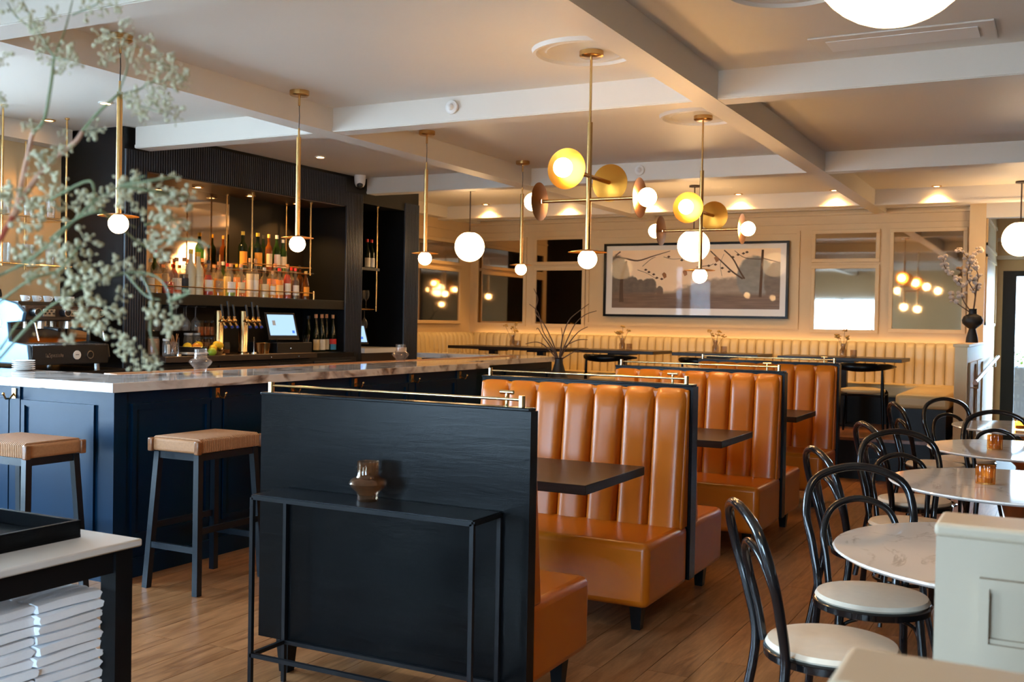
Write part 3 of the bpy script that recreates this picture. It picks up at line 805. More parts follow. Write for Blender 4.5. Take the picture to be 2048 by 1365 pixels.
def chandelier(loc, label):
    t = thing('chandelier', label, 'chandelier', loc, 'brass disc chandeliers above the booths')
    MB().lathe([(0, 0), (0.068, 0), (0.068, -0.03), (0.06, -0.036), (0, -0.036)], (0, 0, 0), 28).build('canopy', 'satin_brass', t, True)
    MB().cyl((0, 0, -0.036), (0, 0, -0.40), 0.0075, n=10).build('stem', 'satin_brass', t, True)
    MB().lathe([(0, -0.40), (0.015, -0.40), (0.015, -1.112), (0, -1.112)], (0, 0, 0), 18).build('tube', 'satin_brass', t, True)
    disc((0, 0, -1.112), 0.11, 'z', -1, t); bulb(t, (0, 0, -1.166), 0.054)
    zx, zy, L = -0.832, -0.70, 0.29
    MB().cyl((-L, 0, zx), (L, 0, zx), 0.0105, n=12).build('arm', 'satin_brass', t, True)
    MB().cyl((0, -L, zy), (0, L, zy), 0.0125, n=12).build('arm', 'satin_brass', t, True)
    for sgn in (-1, 1):
        disc((sgn * L, 0, zx), 0.11, 'x', sgn, t, 'bronze_disc'); bulb(t, (sgn * (L + 0.058), 0, zx), 0.052)
        disc((0, sgn * L, zy), 0.11, 'y', sgn, t); bulb(t, (0, sgn * (L + 0.058), zy), 0.052)
    return t
c0 = chandelier((-2.37, 5.42, ZC), 'brass disc chandelier nearer the camera, larger in view')
copy_tree(c0, None, (-2.35, 7.42, ZC), 0, 'brass disc chandelier farther back, before the framed landscape')
def globe_lamp(loc, zc, r, label):
    t = thing('globe_pendant', label, 'pendant lamp', loc, 'opal globe pendants')
    dz = zc - loc[2]
    MB().lathe([(0, 0), (0.06, 0), (0.06, -0.02), (0, -0.02)], (0, 0, 0), 24).build('canopy', 'brown_laminate', t, True)
    MB().cyl((0, 0, -0.02), (0, 0, dz + r), 0.007, n=10).build('stem', 'brown_laminate', t, True)
    MB().lathe([(0, dz + r + 0.01), (r * 0.34, dz + r * 0.97), (r * 0.36, dz + r * 0.93), (0, dz + r * 0.93)], (0, 0, 0), 24).build('collar', 'brown_laminate', t, True)
    MB().sph((0, 0, dz), r, 32, 20).build('globe', 'opal', t, True)
globe_lamp((-6.12, 10.58, ZC), 2.352, 0.172, 'opal globe pendant left of the bar end, before the corner mirrors')
globe_lamp((-3.60, 11.12, ZC), 2.36, 0.175, 'opal globe pendant before the framed landscape')
globe_lamp((-0.40, 11.9, ZC), 2.43, 0.175, 'opal globe pendant in the passage by the glazed door')
globe_lamp((-0.325, 2.286, ZC), 2.30, 0.175, 'large near opal globe pendant cut by the top of the picture')
# recessed downlights
dlme = {}
def downlight(x, y, z, label, energy=40, spot=95, aim=(0, 0, 0), m='satin_brass'):
    t = thing('downlight', label, 'downlight', (x, y, z))
    MB().lathe([(0.034, -0.001), (0.052, -0.001), (0.052, -0.008), (0.036, -0.010), (0.034, -0.001)], (0, 0, 0), 24, cap=False).build('trim_ring', m, t, True)
    MB().lathe([(0, -0.002), (0.034, -0.002), (0.034, -0.005), (0, -0.005)], (0, 0, 0), 20).build('lens', 'lamp_lens', t, True)
    o = lamp('SPOT', 'beam_light', t, (0, 0, -0.012), energy, WARM, 0.03, spot, 0.6)
    o.rotation_euler = aim
    return t
for x, l in ((-6.71, 'lit recessed downlight at the left end of the back beam'), (-5.55, 'second lit recessed downlight along the back beam'),
             (-4.44, 'third lit recessed downlight along the back beam'), (-3.36, 'fourth lit recessed downlight along the back beam, over the picture'),
             (-2.28, 'fifth lit recessed downlight along the back beam, beside the ceiling beam'), (-1.22, 'lit recessed downlight at the right end of the back beam')):
    downlight(x, 12.0, ZC, l, 42, 120)
for y, l in ((7.2, 'lit downlight at the left of the bar niche'), (7.9, 'lit downlight in the middle of the bar niche'), (8.6, 'lit downlight at the right of the bar niche')):
    downlight(-7.05, y, ZN - 0.012, l, 65, 120)
downlight(-6.25, 7.96, ZC, 'lit ceiling downlight before the fluted header', 20, 100, m='white_plastic')
downlight(-7.12, 5.65, ZC, 'lit ceiling downlight above the espresso machine', 25, 100)
downlight(-6.14, 5.35, ZC, 'ceiling downlight behind the nearest brass pendant', 20, 100, m='white_plastic')
# ceiling fittings
def medallion(x, y, label):
    pr = [(0.0, -0.004), (0.20, -0.004), (0.215, -0.012), (0.23, -0.004), (0.265, -0.006), (0.275, -0.022), (0.292, -0.022), (0.30, 0.0)]
    o = MB().lathe(pr, (x, y, ZC), 64, cap=False).build('ceiling_medallion', 'ceiling_paint'); tag(o, label, 'medallion')
medallion(-2.40, 5.40, 'moulded ceiling ring around the nearer chandelier canopy')
medallion(-2.37, 7.42, 'moulded ceiling ring around the farther chandelier canopy')
medallion(-1.12, 4.72, 'moulded ceiling ring cut by the top edge of the picture')
v = thing('ceiling_vent', 'long rectangular air vent in the ceiling at upper right', 'vent', (-0.78, 5.82, ZC))
box(-1.23, -0.33, 5.64, 6.0, ZC - 0.010, ZC).build('frame', 'ceiling_paint', v, bevel=0.004, smooth=0)
box(-1.15, -0.41, 5.715, 5.925, ZC - 0.014, ZC - 0.009).build('grille', 'white_plastic', v, smooth=0)
for x, y, l in ((-1.04, 10.9, 'round flush ceiling speaker near the right downlight'), (-3.38, 11.4, 'round flush ceiling speaker behind the far chandelier')):
    tag(MB().lathe([(0, -0.006), (0.10, -0.006), (0.115, -0.001), (0.118, 0)], (x, y, ZC), 32, cap=False).build('ceiling_speaker', 'ceiling_paint'), l, 'speaker')
def detector(x, y, z, label):
    t = thing('detector', label, 'detector', (x, y, z))
    MB().lathe([(0, -0.012), (0.045, -0.012), (0.048, 0), (0.048, 0.0)], (0, 0, 0), 24, 'y').build('base', 'white_plastic', t, True)
    MB().lathe([(0, -0.035), (0.012, -0.033), (0.02, -0.025), (0.024, -0.016), (0.036, -0.012)], (0, 0, 0), 24, 'y', cap=False).build('dome', 'white_plastic', t, True)
detector(-3.71, 6.142, 2.945, 'small round white detector on the nearer cross beam')
detector(-3.57, 9.352, 2.945, 'small round white detector on the farther cross beam')
sc = thing('security_camera', 'white dome security camera at the end of the cross beam', 'camera', (-6.66, 9.16, 3.0))
MB().lathe([(0, 0.02), (0.062, 0.02), (0.060, -0.03), (0.055, -0.07), (0.04, -0.10), (0.0, -0.108)], (0, 0, 0), 24).build('housing', 'white_plastic', sc, True)
MB().sph((0.015, -0.02, -0.085), 0.036, 16, 10).build('lens', 'black_plastic', sc, True)

# ================================================================== round tables and bentwood chairs
def arc3(pts, n=6):
    """Catmull-Rom through points"""
    P = [Vector(p) for p in pts]; out = []
    for i in range(len(P) - 1):
        a = P[max(i - 1, 0)]; b = P[i]; c = P[i + 1]; d = P[min(i + 2, len(P) - 1)]
        for k in range(n):
            t = k / n
            out.append(0.5 * ((2 * b) + (c - a) * t + (2 * a - 5 * b + 4 * c - d) * t * t + (3 * b - a - 3 * c + d) * t ** 3))
    out.append(P[-1]); return out
TZ = 0.78
def round_table(x, y, label):
    r = 0.58
    t = thing('round_table', label, 'table', (x, y, 0), 'round marble tables')
    MB().lathe([(0, TZ - 0.026), (r - 0.10, TZ - 0.026), (r - 0.012, TZ - 0.015), (r, TZ - 0.006), (r - 0.004, TZ), (0, TZ)], (0, 0, 0), 72).build('tabletop', 'table_marble', t, True)
    MB().lathe([(0.0, 0.0), (0.27, 0.0), (0.268, 0.008), (0.16, 0.025), (0.07, 0.07), (0.045, 0.16), (0.038, 0.35), (0.045, 0.55), (0.08, 0.68), (0.15, 0.745), (0.16, TZ - 0.027), (0, TZ - 0.027)], (0, 0, 0), 40).build('pedestal', 'copper', t, True)
round_table(-0.09, 3.70, 'round marble table nearest the camera, partly behind the low wall')
round_table(-0.15, 5.40, 'second round marble table from the camera, with an amber candle glass')
round_table(-0.15, 7.02, 'third round marble table from the camera')
round_table(-0.15, 8.66, 'farthest round marble table')
def chair(label):
    t = thing('bentwood_chair', label, 'chair', (0, 0, 0), 'black bentwood chairs at the marble tables')
    h = 0.475
    MB().lathe([(0, h - 0.035), (0.195, h - 0.035), (0.212, h - 0.028), (0.214, h - 0.006), (0.205, h), (0, h)], (0, 0, 0), 40).build('seat_frame', 'lacquer', t, True)
    MB().lathe([(0, h), (0.200, h), (0.208, h + 0.008), (0.200, h + 0.022), (0.15, h + 0.030), (0, h + 0.033)], (0, 0, 0), 40).build('cushion', 'cream_fabric', t, True)
    L = [(-0.185, -0.275, 0.0), (-0.175, -0.235, 0.22), (-0.165, -0.200, h - 0.02), (-0.185, -0.225, 0.62), (-0.208, -0.262, 0.76), (-0.165, -0.298, 0.885), (0, -0.318, 0.935)]
    pts = L + [(-x, y, z) for x, y, z in L[-2::-1]]
    sm = arc3(pts, 7)
    MB().tube(sm, 0.0162, 12).build('back_hoop', 'lacquer', t, True)
    I = [(-0.125, -0.185, h - 0.01), (-0.135, -0.205, 0.58), (-0.145, -0.230, 0.68), (-0.105, -0.258, 0.775), (0, -0.272, 0.812)]
    MB().tube(arc3(I + [(-x, y, z) for x, y, z in I[-2::-1]], 6), 0.0135, 10).build('inner_hoop', 'lacquer', t, True)
    for sx in (-1, 1):
        MB().tube([(sx * 0.14, 0.13, h - 0.02), (sx * 0.155, 0.155, 0.25), (sx * 0.185, 0.205, 0)], [0.0165, 0.015, 0.011], 12).build('front_leg', 'lacquer', t, True)
    MB().tube([(0.172 * math.cos(a), 0.172 * math.sin(a) - 0.02, 0.20) for a in [2 * PI * k / 36 for k in range(36)]], 0.009, 8, True).build('stretcher_ring', 'lacquer', t, True)
    for sx in (-1, 1):
        MB().tube(arc3([(sx * 0.15, 0.145, 0.30), (sx * 0.13, 0.125, 0.40), (sx * 0.08, 0.14, 0.435)], 5), 0.007, 8).build('bracket', 'lacquer', t, True)
    return t
# hoop top position (x, y) and facing direction
CH = [((-0.90, 3.27), (0.87, 0.50), 'black bentwood chair nearest the camera, seen side on before the first marble table'),
      ((-0.72, 4.42), (0.35, -0.94), 'black bentwood chair facing the camera behind the first marble table'),
      ((-1.00, 4.92), (0.87, 0.50), 'black bentwood chair side on at the second marble table'),
      ((-0.78, 6.05), (0.35, -0.94), 'black bentwood chair facing the camera behind the second marble table'),
      ((-1.02, 6.40), (0.87, 0.50), 'black bentwood chair side on at the third marble table'),
      ((-0.39, 7.94), (0.15, -0.99), 'black bentwood chair facing the camera behind the third marble table, at the right edge'),
      ((-1.10, 8.25), (0.90, 0.42), 'black bentwood chair side on at the farthest marble table'),
      ((-0.83, 9.12), (0.62, -0.78), 'black bentwood chair facing the camera behind the farthest marble table')]
ch0 = None
for (hx, hy), (fx, fy), l in CH:
    n = math.hypot(fx, fy); fx /= n; fy /= n
    loc = (hx + 0.318 * fx, hy + 0.318 * fy, 0); rz = math.atan2(-fx, fy)
    if ch0 is None:
        ch0 = chair(l); ch0.location = loc; ch0.rotation_euler = (0, 0, rz)
    else: copy_tree(ch0, None, loc, rz, l)
# ribbed amber candle glasses
def ribbed(x, y, label, z=TZ):
    t = thing('candle_glass', label, 'candle holder', (x, y, z), 'ribbed amber candle glasses')
    n = 20; vs = []; fs = []; prof = [(0.040, 0.0), (0.0415, 0.01), (0.0415, 0.082), (0.040, 0.088), (0.036, 0.086), (0.036, 0.008), (0.0, 0.006)]
    m = n * 4
    for r, zz in prof:
        for j in range(m):
            a = 2 * PI * j / m; rr = r * (1 + (0.045 * math.cos(a * n) if r > 0.0385 else 0)); vs.append((rr * math.cos(a), rr * math.sin(a), zz))
    for i in range(len(prof) - 1):
        for j in range(m): fs.append((i * m + j, i * m + (j + 1) % m, (i + 1) * m + (j + 1) % m, (i + 1) * m + j))
    MB().add(vs, fs).build('glass', 'amber_glass', t, True)
    MB().lathe([(0, 0.008), (0.030, 0.008), (0.030, 0.028), (0, 0.028)], (0, 0, 0), 20).build('candle', 'label_cream', t, True)
    return t
ribbed(-0.30, 5.36, 'ribbed amber candle glass on the second round marble table')
ribbed(-0.34, 6.92, 'ribbed amber candle glass on the third round marble table')
ribbed(-0.25, 8.42, 'ribbed amber candle glass on the farthest round marble table')
# smoky double-bellied vases
def belly_vase(x, y, z, label, s=1.0, m='smoke_clear'):
    t = thing('glass_vase', label, 'vase', (x, y, z), 'smoky glass vases')
    o = [(0.0, 0.0), (0.036, 0.0), (0.040, 0.006), (0.040, 0.022), (0.043, 0.034), (0.062, 0.052), (0.073, 0.068), (0.066, 0.082), (0.046, 0.092), (0.041, 0.104), (0.041, 0.150), (0.042, 0.152)]
    i = [(0.038, 0.152), (0.0375, 0.104), (0.043, 0.090), (0.062, 0.080), (0.068, 0.068), (0.058, 0.055), (0.036, 0.036), (0.03, 0.024), (0.0, 0.020)]
    MB().lathe([(r * s, zz * s) for r, zz in o + i], (0, 0, 0), 40).build('glass', m, t, True)
belly_vase(-2.34, 3.30, 0.80, 'amber brown glass vase with a wide belly on the black console', 1.0, 'smoke_amber')
belly_vase(-5.03, 5.18, 1.12, 'clear grey glass vase with a wide belly on the near part of the bar', 1.04)
belly_vase(-5.08, 7.62, 1.12, 'grey glass vase with a wide belly on the far part of the bar', 1.04)
# ================================================================== service table with tray and napkins, left foreground
st = thing('service_table', 'pale topped black side table in the left foreground', 'table', (-3.1, 1.85, 0))
SX, SY, SZ = -2.525, 2.36, 0.80
box(-3.75, SX, 1.25, SY, SZ - 0.024, SZ).build('tabletop', 'pale_stone', st, bevel=0.005)
ap = MB().box(-3.72, SX - 0.03, SY - 0.055, SY - 0.03, SZ - 0.095, SZ - 0.024).box(SX - 0.055, SX - 0.03, 1.28, SY - 0.055, SZ - 0.095, SZ - 0.024)
ap.box(-3.72, SX - 0.055, 1.28, 1.305, SZ - 0.095, SZ - 0.024).build('apron', 'black_paint', st, smooth=0)
for x in (-3.71, SX - 0.085):
    for y in (1.27, SY - 0.085): box(x, x + 0.065, y, y + 0.065, 0, SZ - 0.024).build('leg', 'black_paint', st, smooth=0)
box(-3.69, SX - 0.06, 1.29, SY - 0.06, 0.17, 0.195).build('lower_shelf', 'black_paint', st, smooth=0)
ty = thing('serving_tray', 'black wooden tray on the pale topped side table', 'tray', (-3.0, 2.0, SZ))
TX, TY = -2.695, 2.27
box(-3.30, TX, 1.70, TY, SZ, SZ + 0.010).build('tray_base', 'black_wood', ty, smooth=0)
for a in ((TX - 0.014, TX, 1.70, TY), (-3.30, -3.286, 1.70, TY), (-3.286, TX - 0.014, TY - 0.014, TY), (-3.286, TX - 0.014, 1.70, 1.714)):
    box(*a, SZ + 0.010, SZ + 0.055).build('tray_side', 'black_wood', ty, bevel=0.002, smooth=0)
def napkin_mesh(seed):
    rnd = random.Random(seed); vs = []; fs = []
    hx, hy, h = 0.068, 0.115, 0.031
    nx, prof = 10, []
    for k in range(12):            # rounded folded profile in y-z: bulging right-hand fold
        a = -PI / 2 + PI * k / 11; prof.append((hy - 0.014 + 0.014 * math.cos(a), h / 2 + h / 2 * math.sin(a)))
    prof += [(0.03, h * 1.02), (-0.04, h * 0.99), (-hy, h * 0.93), (-hy - 0.002, h * 0.5), (-hy, 0.001), (-0.03, 0.0), (0.03, 0.0)]
    m = len(prof)
    for i in range(nx + 1):
        x = -hx + 2 * hx * i / nx; e = 1 - 0.28 * abs(2 * i / nx - 1) ** 5
        for (y, z) in prof:
            vs.append((x + 0.003 * math.sin(z * 300 + seed), y + 0.004 * math.sin(7 * x / hx + seed), h / 2 + (z - h / 2) * e + 0.002 * math.sin(11 * x / hx + 2 * seed + y * 20)))
    for i in range(nx):
        for j in range(m): fs.append((i * m + j, i * m + (j + 1) % m, (i + 1) * m + (j + 1) % m, (i + 1) * m + j))
    fs.append(tuple(range(m))); fs.append(tuple(reversed(range(nx * m, (nx + 1) * m))))
    me = MB().add(vs, fs).mesh('napkin', 60); me.materials.append(MAT['napkin']); return me
nap = [napkin_mesh(s) for s in range(4)]
cols = [(-2.665, 2.155, 'right hand'), (-2.675, 1.925, 'middle'), (-2.68, 1.695, 'left hand')]
ORD = ['top', 'second', 'third', 'fourth', 'fifth', 'sixth', 'seventh', 'eighth', 'ninth', 'tenth', 'eleventh', 'twelfth', 'thirteenth', 'fourteenth', 'bottom']
for ci, (cx, cyy, nm) in enumerate(cols):
    z = 0.196
    for k in range(15):
        o = bpy.data.objects.new('folded_napkin', nap[(k + ci) % 4]); COL.objects.link(o)
        o.location = (cx + random.uniform(-0.006, 0.006), cyy + random.uniform(-0.007, 0.007), z)
        o.rotation_euler = (0, 0, random.uniform(-0.05, 0.05))
        d = ORD[14 - k] + (' from the top' if 0 < k < 14 else '')
        tag(o, 'folded white napkin, %s of the %s pile under the side table' % (d, nm), 'napkin', 'piles of white napkins under the side table')
        z += 0.0305

# ================================================================== banquette on the platform
BQ = 1.335
bq = thing('banquette', 'long cream channelled banquette along the mirrored back wall', 'banquette', (-4.2, 12.6, PZ))
box(XL + 0.02, -0.95, 12.40, 12.98, PZ, 0.72).build('base', 'black_paint', bq, smooth=0)
box(XL + 0.02, -0.95, 12.36, 12.86, 0.72, 0.86).build('seat', 'cream_leather', bq, bevel=0.03, seg=3)
box(XL + 0.02, -0.95, 12.87, 12.92, 0.80, BQ - 0.02).build('back_board', 'cream_leather', bq, bevel=0.008)
box(XL + 0.02, XL + 0.62, PY + 0.05, 12.36, PZ, 0.72).build('base', 'black_paint', bq, smooth=0)
box(XL + 0.14, XL + 0.64, PY + 0.03, 12.36, 0.72, 0.86).build('seat', 'cream_leather', bq, bevel=0.03, seg=3)
box(XL + 0.08, XL + 0.13, PY + 0.05, 12.9, 0.80, BQ - 0.02).build('back_board', 'cream_leather', bq, bevel=0.008)
box(-1.38, -0.96, PY + 0.03, 12.36, PZ, 0.72).build('base', 'black_paint', bq, smooth=0)
box(-1.42, -0.93, PY, 12.36, 0.72, 0.86).build('seat', 'cream_leather', bq, bevel=0.04, seg=3)
cw = 0.1085
bch = channel_mesh(cw, BQ - 0.85, 0.030, 0.03, 8, 8); bch.materials.append(MAT['cream_leather'])
n = int((7.5 - 0.14 - 0.96) / cw)
for i in range(n): channels(bq, bch, XL + 0.15 + cw * (i + 0.5), 12.875, 0.85, 0)
for i in range(int(1.9 / cw)): channels(bq, bch, XL + 0.125, 12.85 - cw * (i + 0.5), 0.85, PI / 2)
ls = box(XL + 0.15, -1.0, 12.945, 12.965, 1.285, 1.295).build('light_strip', 'led', smooth=0)
tag(ls, 'warm light strip hidden behind the top of the cream banquette', 'light strip')
# ================================================================== mirrors on the back and left walls
def mirror_y(x0, x1, z0, z1, label, m='mirror'):
    t = thing('wall_mirror', label, 'mirror', ((x0 + x1) / 2, YB, z0))
    w = 0.045
    fr = MB()
    for a, b, c, d in ((x0 - w, x1 + w, z0 - w, z0), (x0 - w, x1 + w, z1, z1 + w), (x0 - w, x0, z0, z1), (x1, x1 + w, z0, z1)):
        fr.box(a, b, YB - 0.03, YB - 0.001, c, d)
    fr.build('frame', 'wall_paint', t, bevel=0.005, smooth=0)
    box(x0, x1, YB - 0.012, YB - 0.002, z0, z1).build('glass', m, t, smooth=0)
mirror_y(-7.36, -6.64, 1.47, 2.62, 'tall mirror at the left end of the back wall, beside the corner')
mirror_y(-6.44, -5.75, 2.32, 2.62, 'small upper mirror left of the framed landscape')
mirror_y(-6.44, -5.75, 1.47, 2.20, 'dark lower mirror left of the framed landscape')
mirror_y(-2.67, -1.97, 2.32, 2.62, 'small upper mirror right of the framed landscape')
mirror_y(-2.67, -1.97, 1.47, 2.20, 'lower mirror right of the framed landscape, reflecting a white window')
mirror_y(-1.77, -1.02, 1.49, 2.62, 'tall mirror at the right end of the back wall, reflecting chandelier bulbs')
def mirror_x(y0, y1, z0, z1, label):
    t = thing('wall_mirror', label, 'mirror', (XL, (y0 + y1) / 2, z0)); w = 0.045; fr = MB()
    for a, b, c, d in ((y0 - w, y1 + w, z0 - w, z0), (y0 - w, y1 + w, z1, z1 + w), (y0 - w, y0, z0, z1), (y1, y1 + w, z0, z1)):
        fr.box(XL + 0.001, XL + 0.03, a, b, c, d)
    fr.build('frame', 'wall_paint', t, bevel=0.005, smooth=0)
    box(XL + 0.002, XL + 0.012, y0, y1, z0, z1).build('glass', 'mirror', t, smooth=0)
mirror_x(10.65, 12.66, 2.30, 2.56, 'upper mirror on the left wall past the black cabinet')
mirror_x(10.65, 12.66, 1.49, 2.17, 'lower mirror on the left wall past the black cabinet')
# ================================================================== framed landscape
def art_material():
    m, n, l, p = _new('art_print')
    tc = n.new('ShaderNodeTexCoord'); sp = n.new('ShaderNodeSeparateXYZ'); l.new(tc.outputs['Generated'], sp.inputs[0])
    X, Z = sp.outputs['X'], sp.outputs['Z']
    def math_(op, a, b=None, c=None):
        k = n.new('ShaderNodeMath'); k.operation = op
        for i, v in enumerate((a, b, c)):
            if v is None: continue
            if isinstance(v, (int, float)): k.inputs[i].default_value = v
            else: l.new(v, k.inputs[i])
        return k.outputs[0]
    def noise(sx, sz, scale, detail=5):
        mp = n.new('ShaderNodeMapping'); mp.inputs['Scale'].default_value = (sx, 1, sz); l.new(tc.outputs['Generated'], mp.inputs[0])
        z = n.new('ShaderNodeTexNoise'); z.inputs['Scale'].default_value = scale; z.inputs['Detail'].default_value = detail; l.new(mp.outputs[0], z.inputs[0]); return z.outputs[0]
    def ramp(v, stops):
        r = n.new('ShaderNodeValToRGB'); e = r.color_ramp.elements
        e[0].position, e[0].color = stops[0][0], (*stops[0][1], 1); e[1].position, e[1].color = stops[-1][0], (*stops[-1][1], 1)
        for q, c in stops[1:-1]: k = e.new(q); k.color = (*c, 1)
        l.new(v, r.inputs[0]); return r.outputs[0]
    def mix(f, a, b):
        k = n.new('ShaderNodeMix'); k.data_type = 'RGBA'; l.new(f, k.inputs[0])
        for i, v in ((6, a), (7, b)):
            if isinstance(v, tuple): k.inputs[i].default_value = (*v, 1)
            else: l.new(v, k.inputs[i])
        return k.outputs[2]
    def step(edge, v, soft):    # 1 where v < edge
        s = n.new('ShaderNodeMapRange'); s.interpolation_type = 'SMOOTHSTEP'
        l.new(math_('SUBTRACT', edge, v), s.inputs[0]); s.inputs[1].default_value = -soft; s.inputs[2].default_value = soft
        return s.outputs[0]
    sky = mix(noise(3, 2, 2.5), (0.90, 0.66, 0.42), (1.0, 0.82, 0.60))
    # soft clumps with ragged outlines: far bank, round trees, bushes, dark ground
    n1 = math_('SUBTRACT', noise(7, 3, 4.0, 8), 0.5)
    def blob(cx, cz, rx, rz, rag=1.1, soft=0.16):
        dx = math_('MULTIPLY', math_('SUBTRACT', X, cx), 1 / rx); dz = math_('MULTIPLY', math_('SUBTRACT', Z, cz), 1 / rz)
        d = math_('ADD', math_('MULTIPLY', dx, dx), math_('MULTIPLY', dz, dz))
        return step(math_('ADD', 1.0, math_('MULTIPLY', n1, rag)), d, soft)
    img = sky
    far = mix(noise(6, 4, 3), (0.20, 0.155, 0.12), (0.42, 0.33, 0.25))
    near = mix(noise(10, 5, 3), (0.07, 0.055, 0.045), (0.22, 0.165, 0.125))
    slate = mix(noise(6, 4, 3), (0.14, 0.145, 0.14), (0.30, 0.30, 0.28))
    img = mix(blob(0.74, 0.06, 0.40, 0.46, 0.5), img, far)
    img = mix(blob(0.86, 0.52, 0.105, 0.36, 0.5), img, slate)
    img = mix(blob(0.98, 0.44, 0.07, 0.34, 0.5), img, near)
    for c_ in ((0.235, 0.35, 0.048, 0.17), (0.175, 0.34, 0.032, 0.16), (0.30, 0.29, 0.022, 0.09), (0.13, 0.36, 0.04, 0.2)):
        img = mix(blob(*c_, 0.9), img, near)
    img = mix(blob(0.03, 0.42, 0.085, 0.50, 0.6), img, near)
    gr = mix(noise(2.2, 16, 3), (0.045, 0.026, 0.016), (0.30, 0.18, 0.11))
    img = mix(step(math_('ADD', 0.20, math_('MULTIPLY', noise(3, 1, 2), 0.12)), Z, 0.05), img, gr)
    l.new(img, p.inputs['Base Color']); p.inputs['Roughness'].default_value = 0.5
art_material()
ax0, ax1, az0, az1 = -5.42, -2.98, 1.585, 2.545
art = thing('framed_picture', 'wide framed sepia landscape of hills and bare branches above the banquette', 'picture', (-4.2, YB - 0.03, az0))
fr = MB(); w = 0.03
for a, b, c, d in ((ax0, ax1, az0, az0 + w), (ax0, ax1, az1 - w, az1), (ax0, ax0 + w, az0 + w, az1 - w), (ax1 - w, ax1, az0 + w, az1 - w)): fr.box(a, b, YB - 0.06, YB - 0.024, c, d)
fr.build('frame', 'black_wood', art, smooth=0)
box(ax0 + w, ax1 - w, YB - 0.034, YB - 0.026, az0 + w, az1 - w).build('mat_board', 'white_plastic', art, smooth=0)
px0, px1, pz0, pz1 = ax0 + 0.115, ax1 - 0.105, az0 + 0.115, az1 - 0.09
box(px0, px1, YB - 0.037, YB - 0.034, pz0, pz1).build('print', 'art_print', art, smooth=0)
mb = MB()
def branch(pts, r0, r1):
    q = arc3([(px0 + (px1 - px0) * u, YB - 0.038, pz0 + (pz1 - pz0) * v_) for u, v_ in pts], 5); k = len(q)
    mb.tube(q, [(r0 + (r1 - r0) * i / (k - 1)) for i in range(k)], 5)
for pts, a, b in (([(0, 0.76), (0.06, 0.86), (0.16, 0.82), (0.26, 0.90), (0.36, 0.98)], 0.016, 0.004), ([(0.05, 0.98), (0.02, 0.90), (0.07, 0.86)], 0.010, 0.005),
                  ([(0.19, 0.72), (0.24, 0.84), (0.27, 0.88)], 0.004, 0.003), ([(0.16, 0.66), (0.22, 0.60), (0.28, 0.50)], 0.004, 0.002), ([(0.32, 0.88), (0.38, 0.84), (0.45, 0.86)], 0.004, 0.002),
                  ([(0.60, 0.97), (0.67, 0.78), (0.73, 0.62), (0.79, 0.50)], 0.008, 0.012), ([(0.68, 0.98), (0.73, 0.84), (0.77, 0.64), (0.80, 0.50)], 0.008, 0.013),
                  ([(0.74, 0.97), (0.80, 0.85), (0.90, 0.82)], 0.004, 0.005), ([(0.52, 0.70), (0.60, 0.73), (0.62, 0.76)], 0.005, 0.003), ([(0.89, 0.20), (0.895, 0.6), (0.90, 0.98)], 0.020, 0.016),
                  ([(0.90, 0.84), (0.95, 0.80), (1.0, 0.76)], 0.008, 0.004), ([(0.06, 0.1), (0.06, 0.5), (0.09, 0.82)], 0.034, 0.014), ([(0.67, 0.55), (0.66, 0.75), (0.68, 0.92)], 0.003, 0.002)):
    branch(pts, a, b)
# the printed branches are flat: squash them against the paper
mb.v = [(x, YB - 0.0375 + (y - (YB - 0.038)) * 0.02, z) for x, y, z in mb.v]
mb.build('printed_branches', 'twig', art, kind='stuff')
mb = MB(); rn = random.Random(3)
for u, v_ in ((0.20, 0.66), (0.22, 0.62), (0.25, 0.58), (0.27, 0.52), (0.30, 0.50), (0.42, 0.82), (0.34, 0.88), (0.62, 0.74), (0.58, 0.72), (0.72, 0.86), (0.75, 0.90), (0.70, 0.62), (0.78, 0.92), (0.80, 0.94), (0.66, 0.68)):
    x, z = px0 + (px1 - px0) * u, pz0 + (pz1 - pz0) * v_
    mb.add([(x, YB - 0.0378, z), (x + 0.025, YB - 0.0378, z + 0.018), (x + 0.05, YB - 0.0378, z), (x + 0.025, YB - 0.0378, z - 0.014)], [(0, 3, 2, 1)])
mb.build('printed_buds', 'twig', art, smooth=0, kind='stuff')
for u, v_ in ((0.325, 0.56), (0.45, 0.60), (0.635, 0.83)):
    x, z = px0 + (px1 - px0) * u, pz0 + (pz1 - pz0) * v_
    MB().add([(x - 0.03, YB - 0.038, z + 0.02), (x, YB - 0.038, z + 0.045), (x + 0.03, YB - 0.038, z + 0.02), (x + 0.035, YB - 0.038, z - 0.02), (x, YB - 0.038, z - 0.04)], [(4, 3, 2, 1, 0)]).build('printed_leaf', 'clay_wood', art, smooth=0)
box(ax0 + w, ax1 - w, YB - 0.047, YB - 0.045, az0 + w, az1 - w).build('glazing', 'art_glass', art, smooth=0)
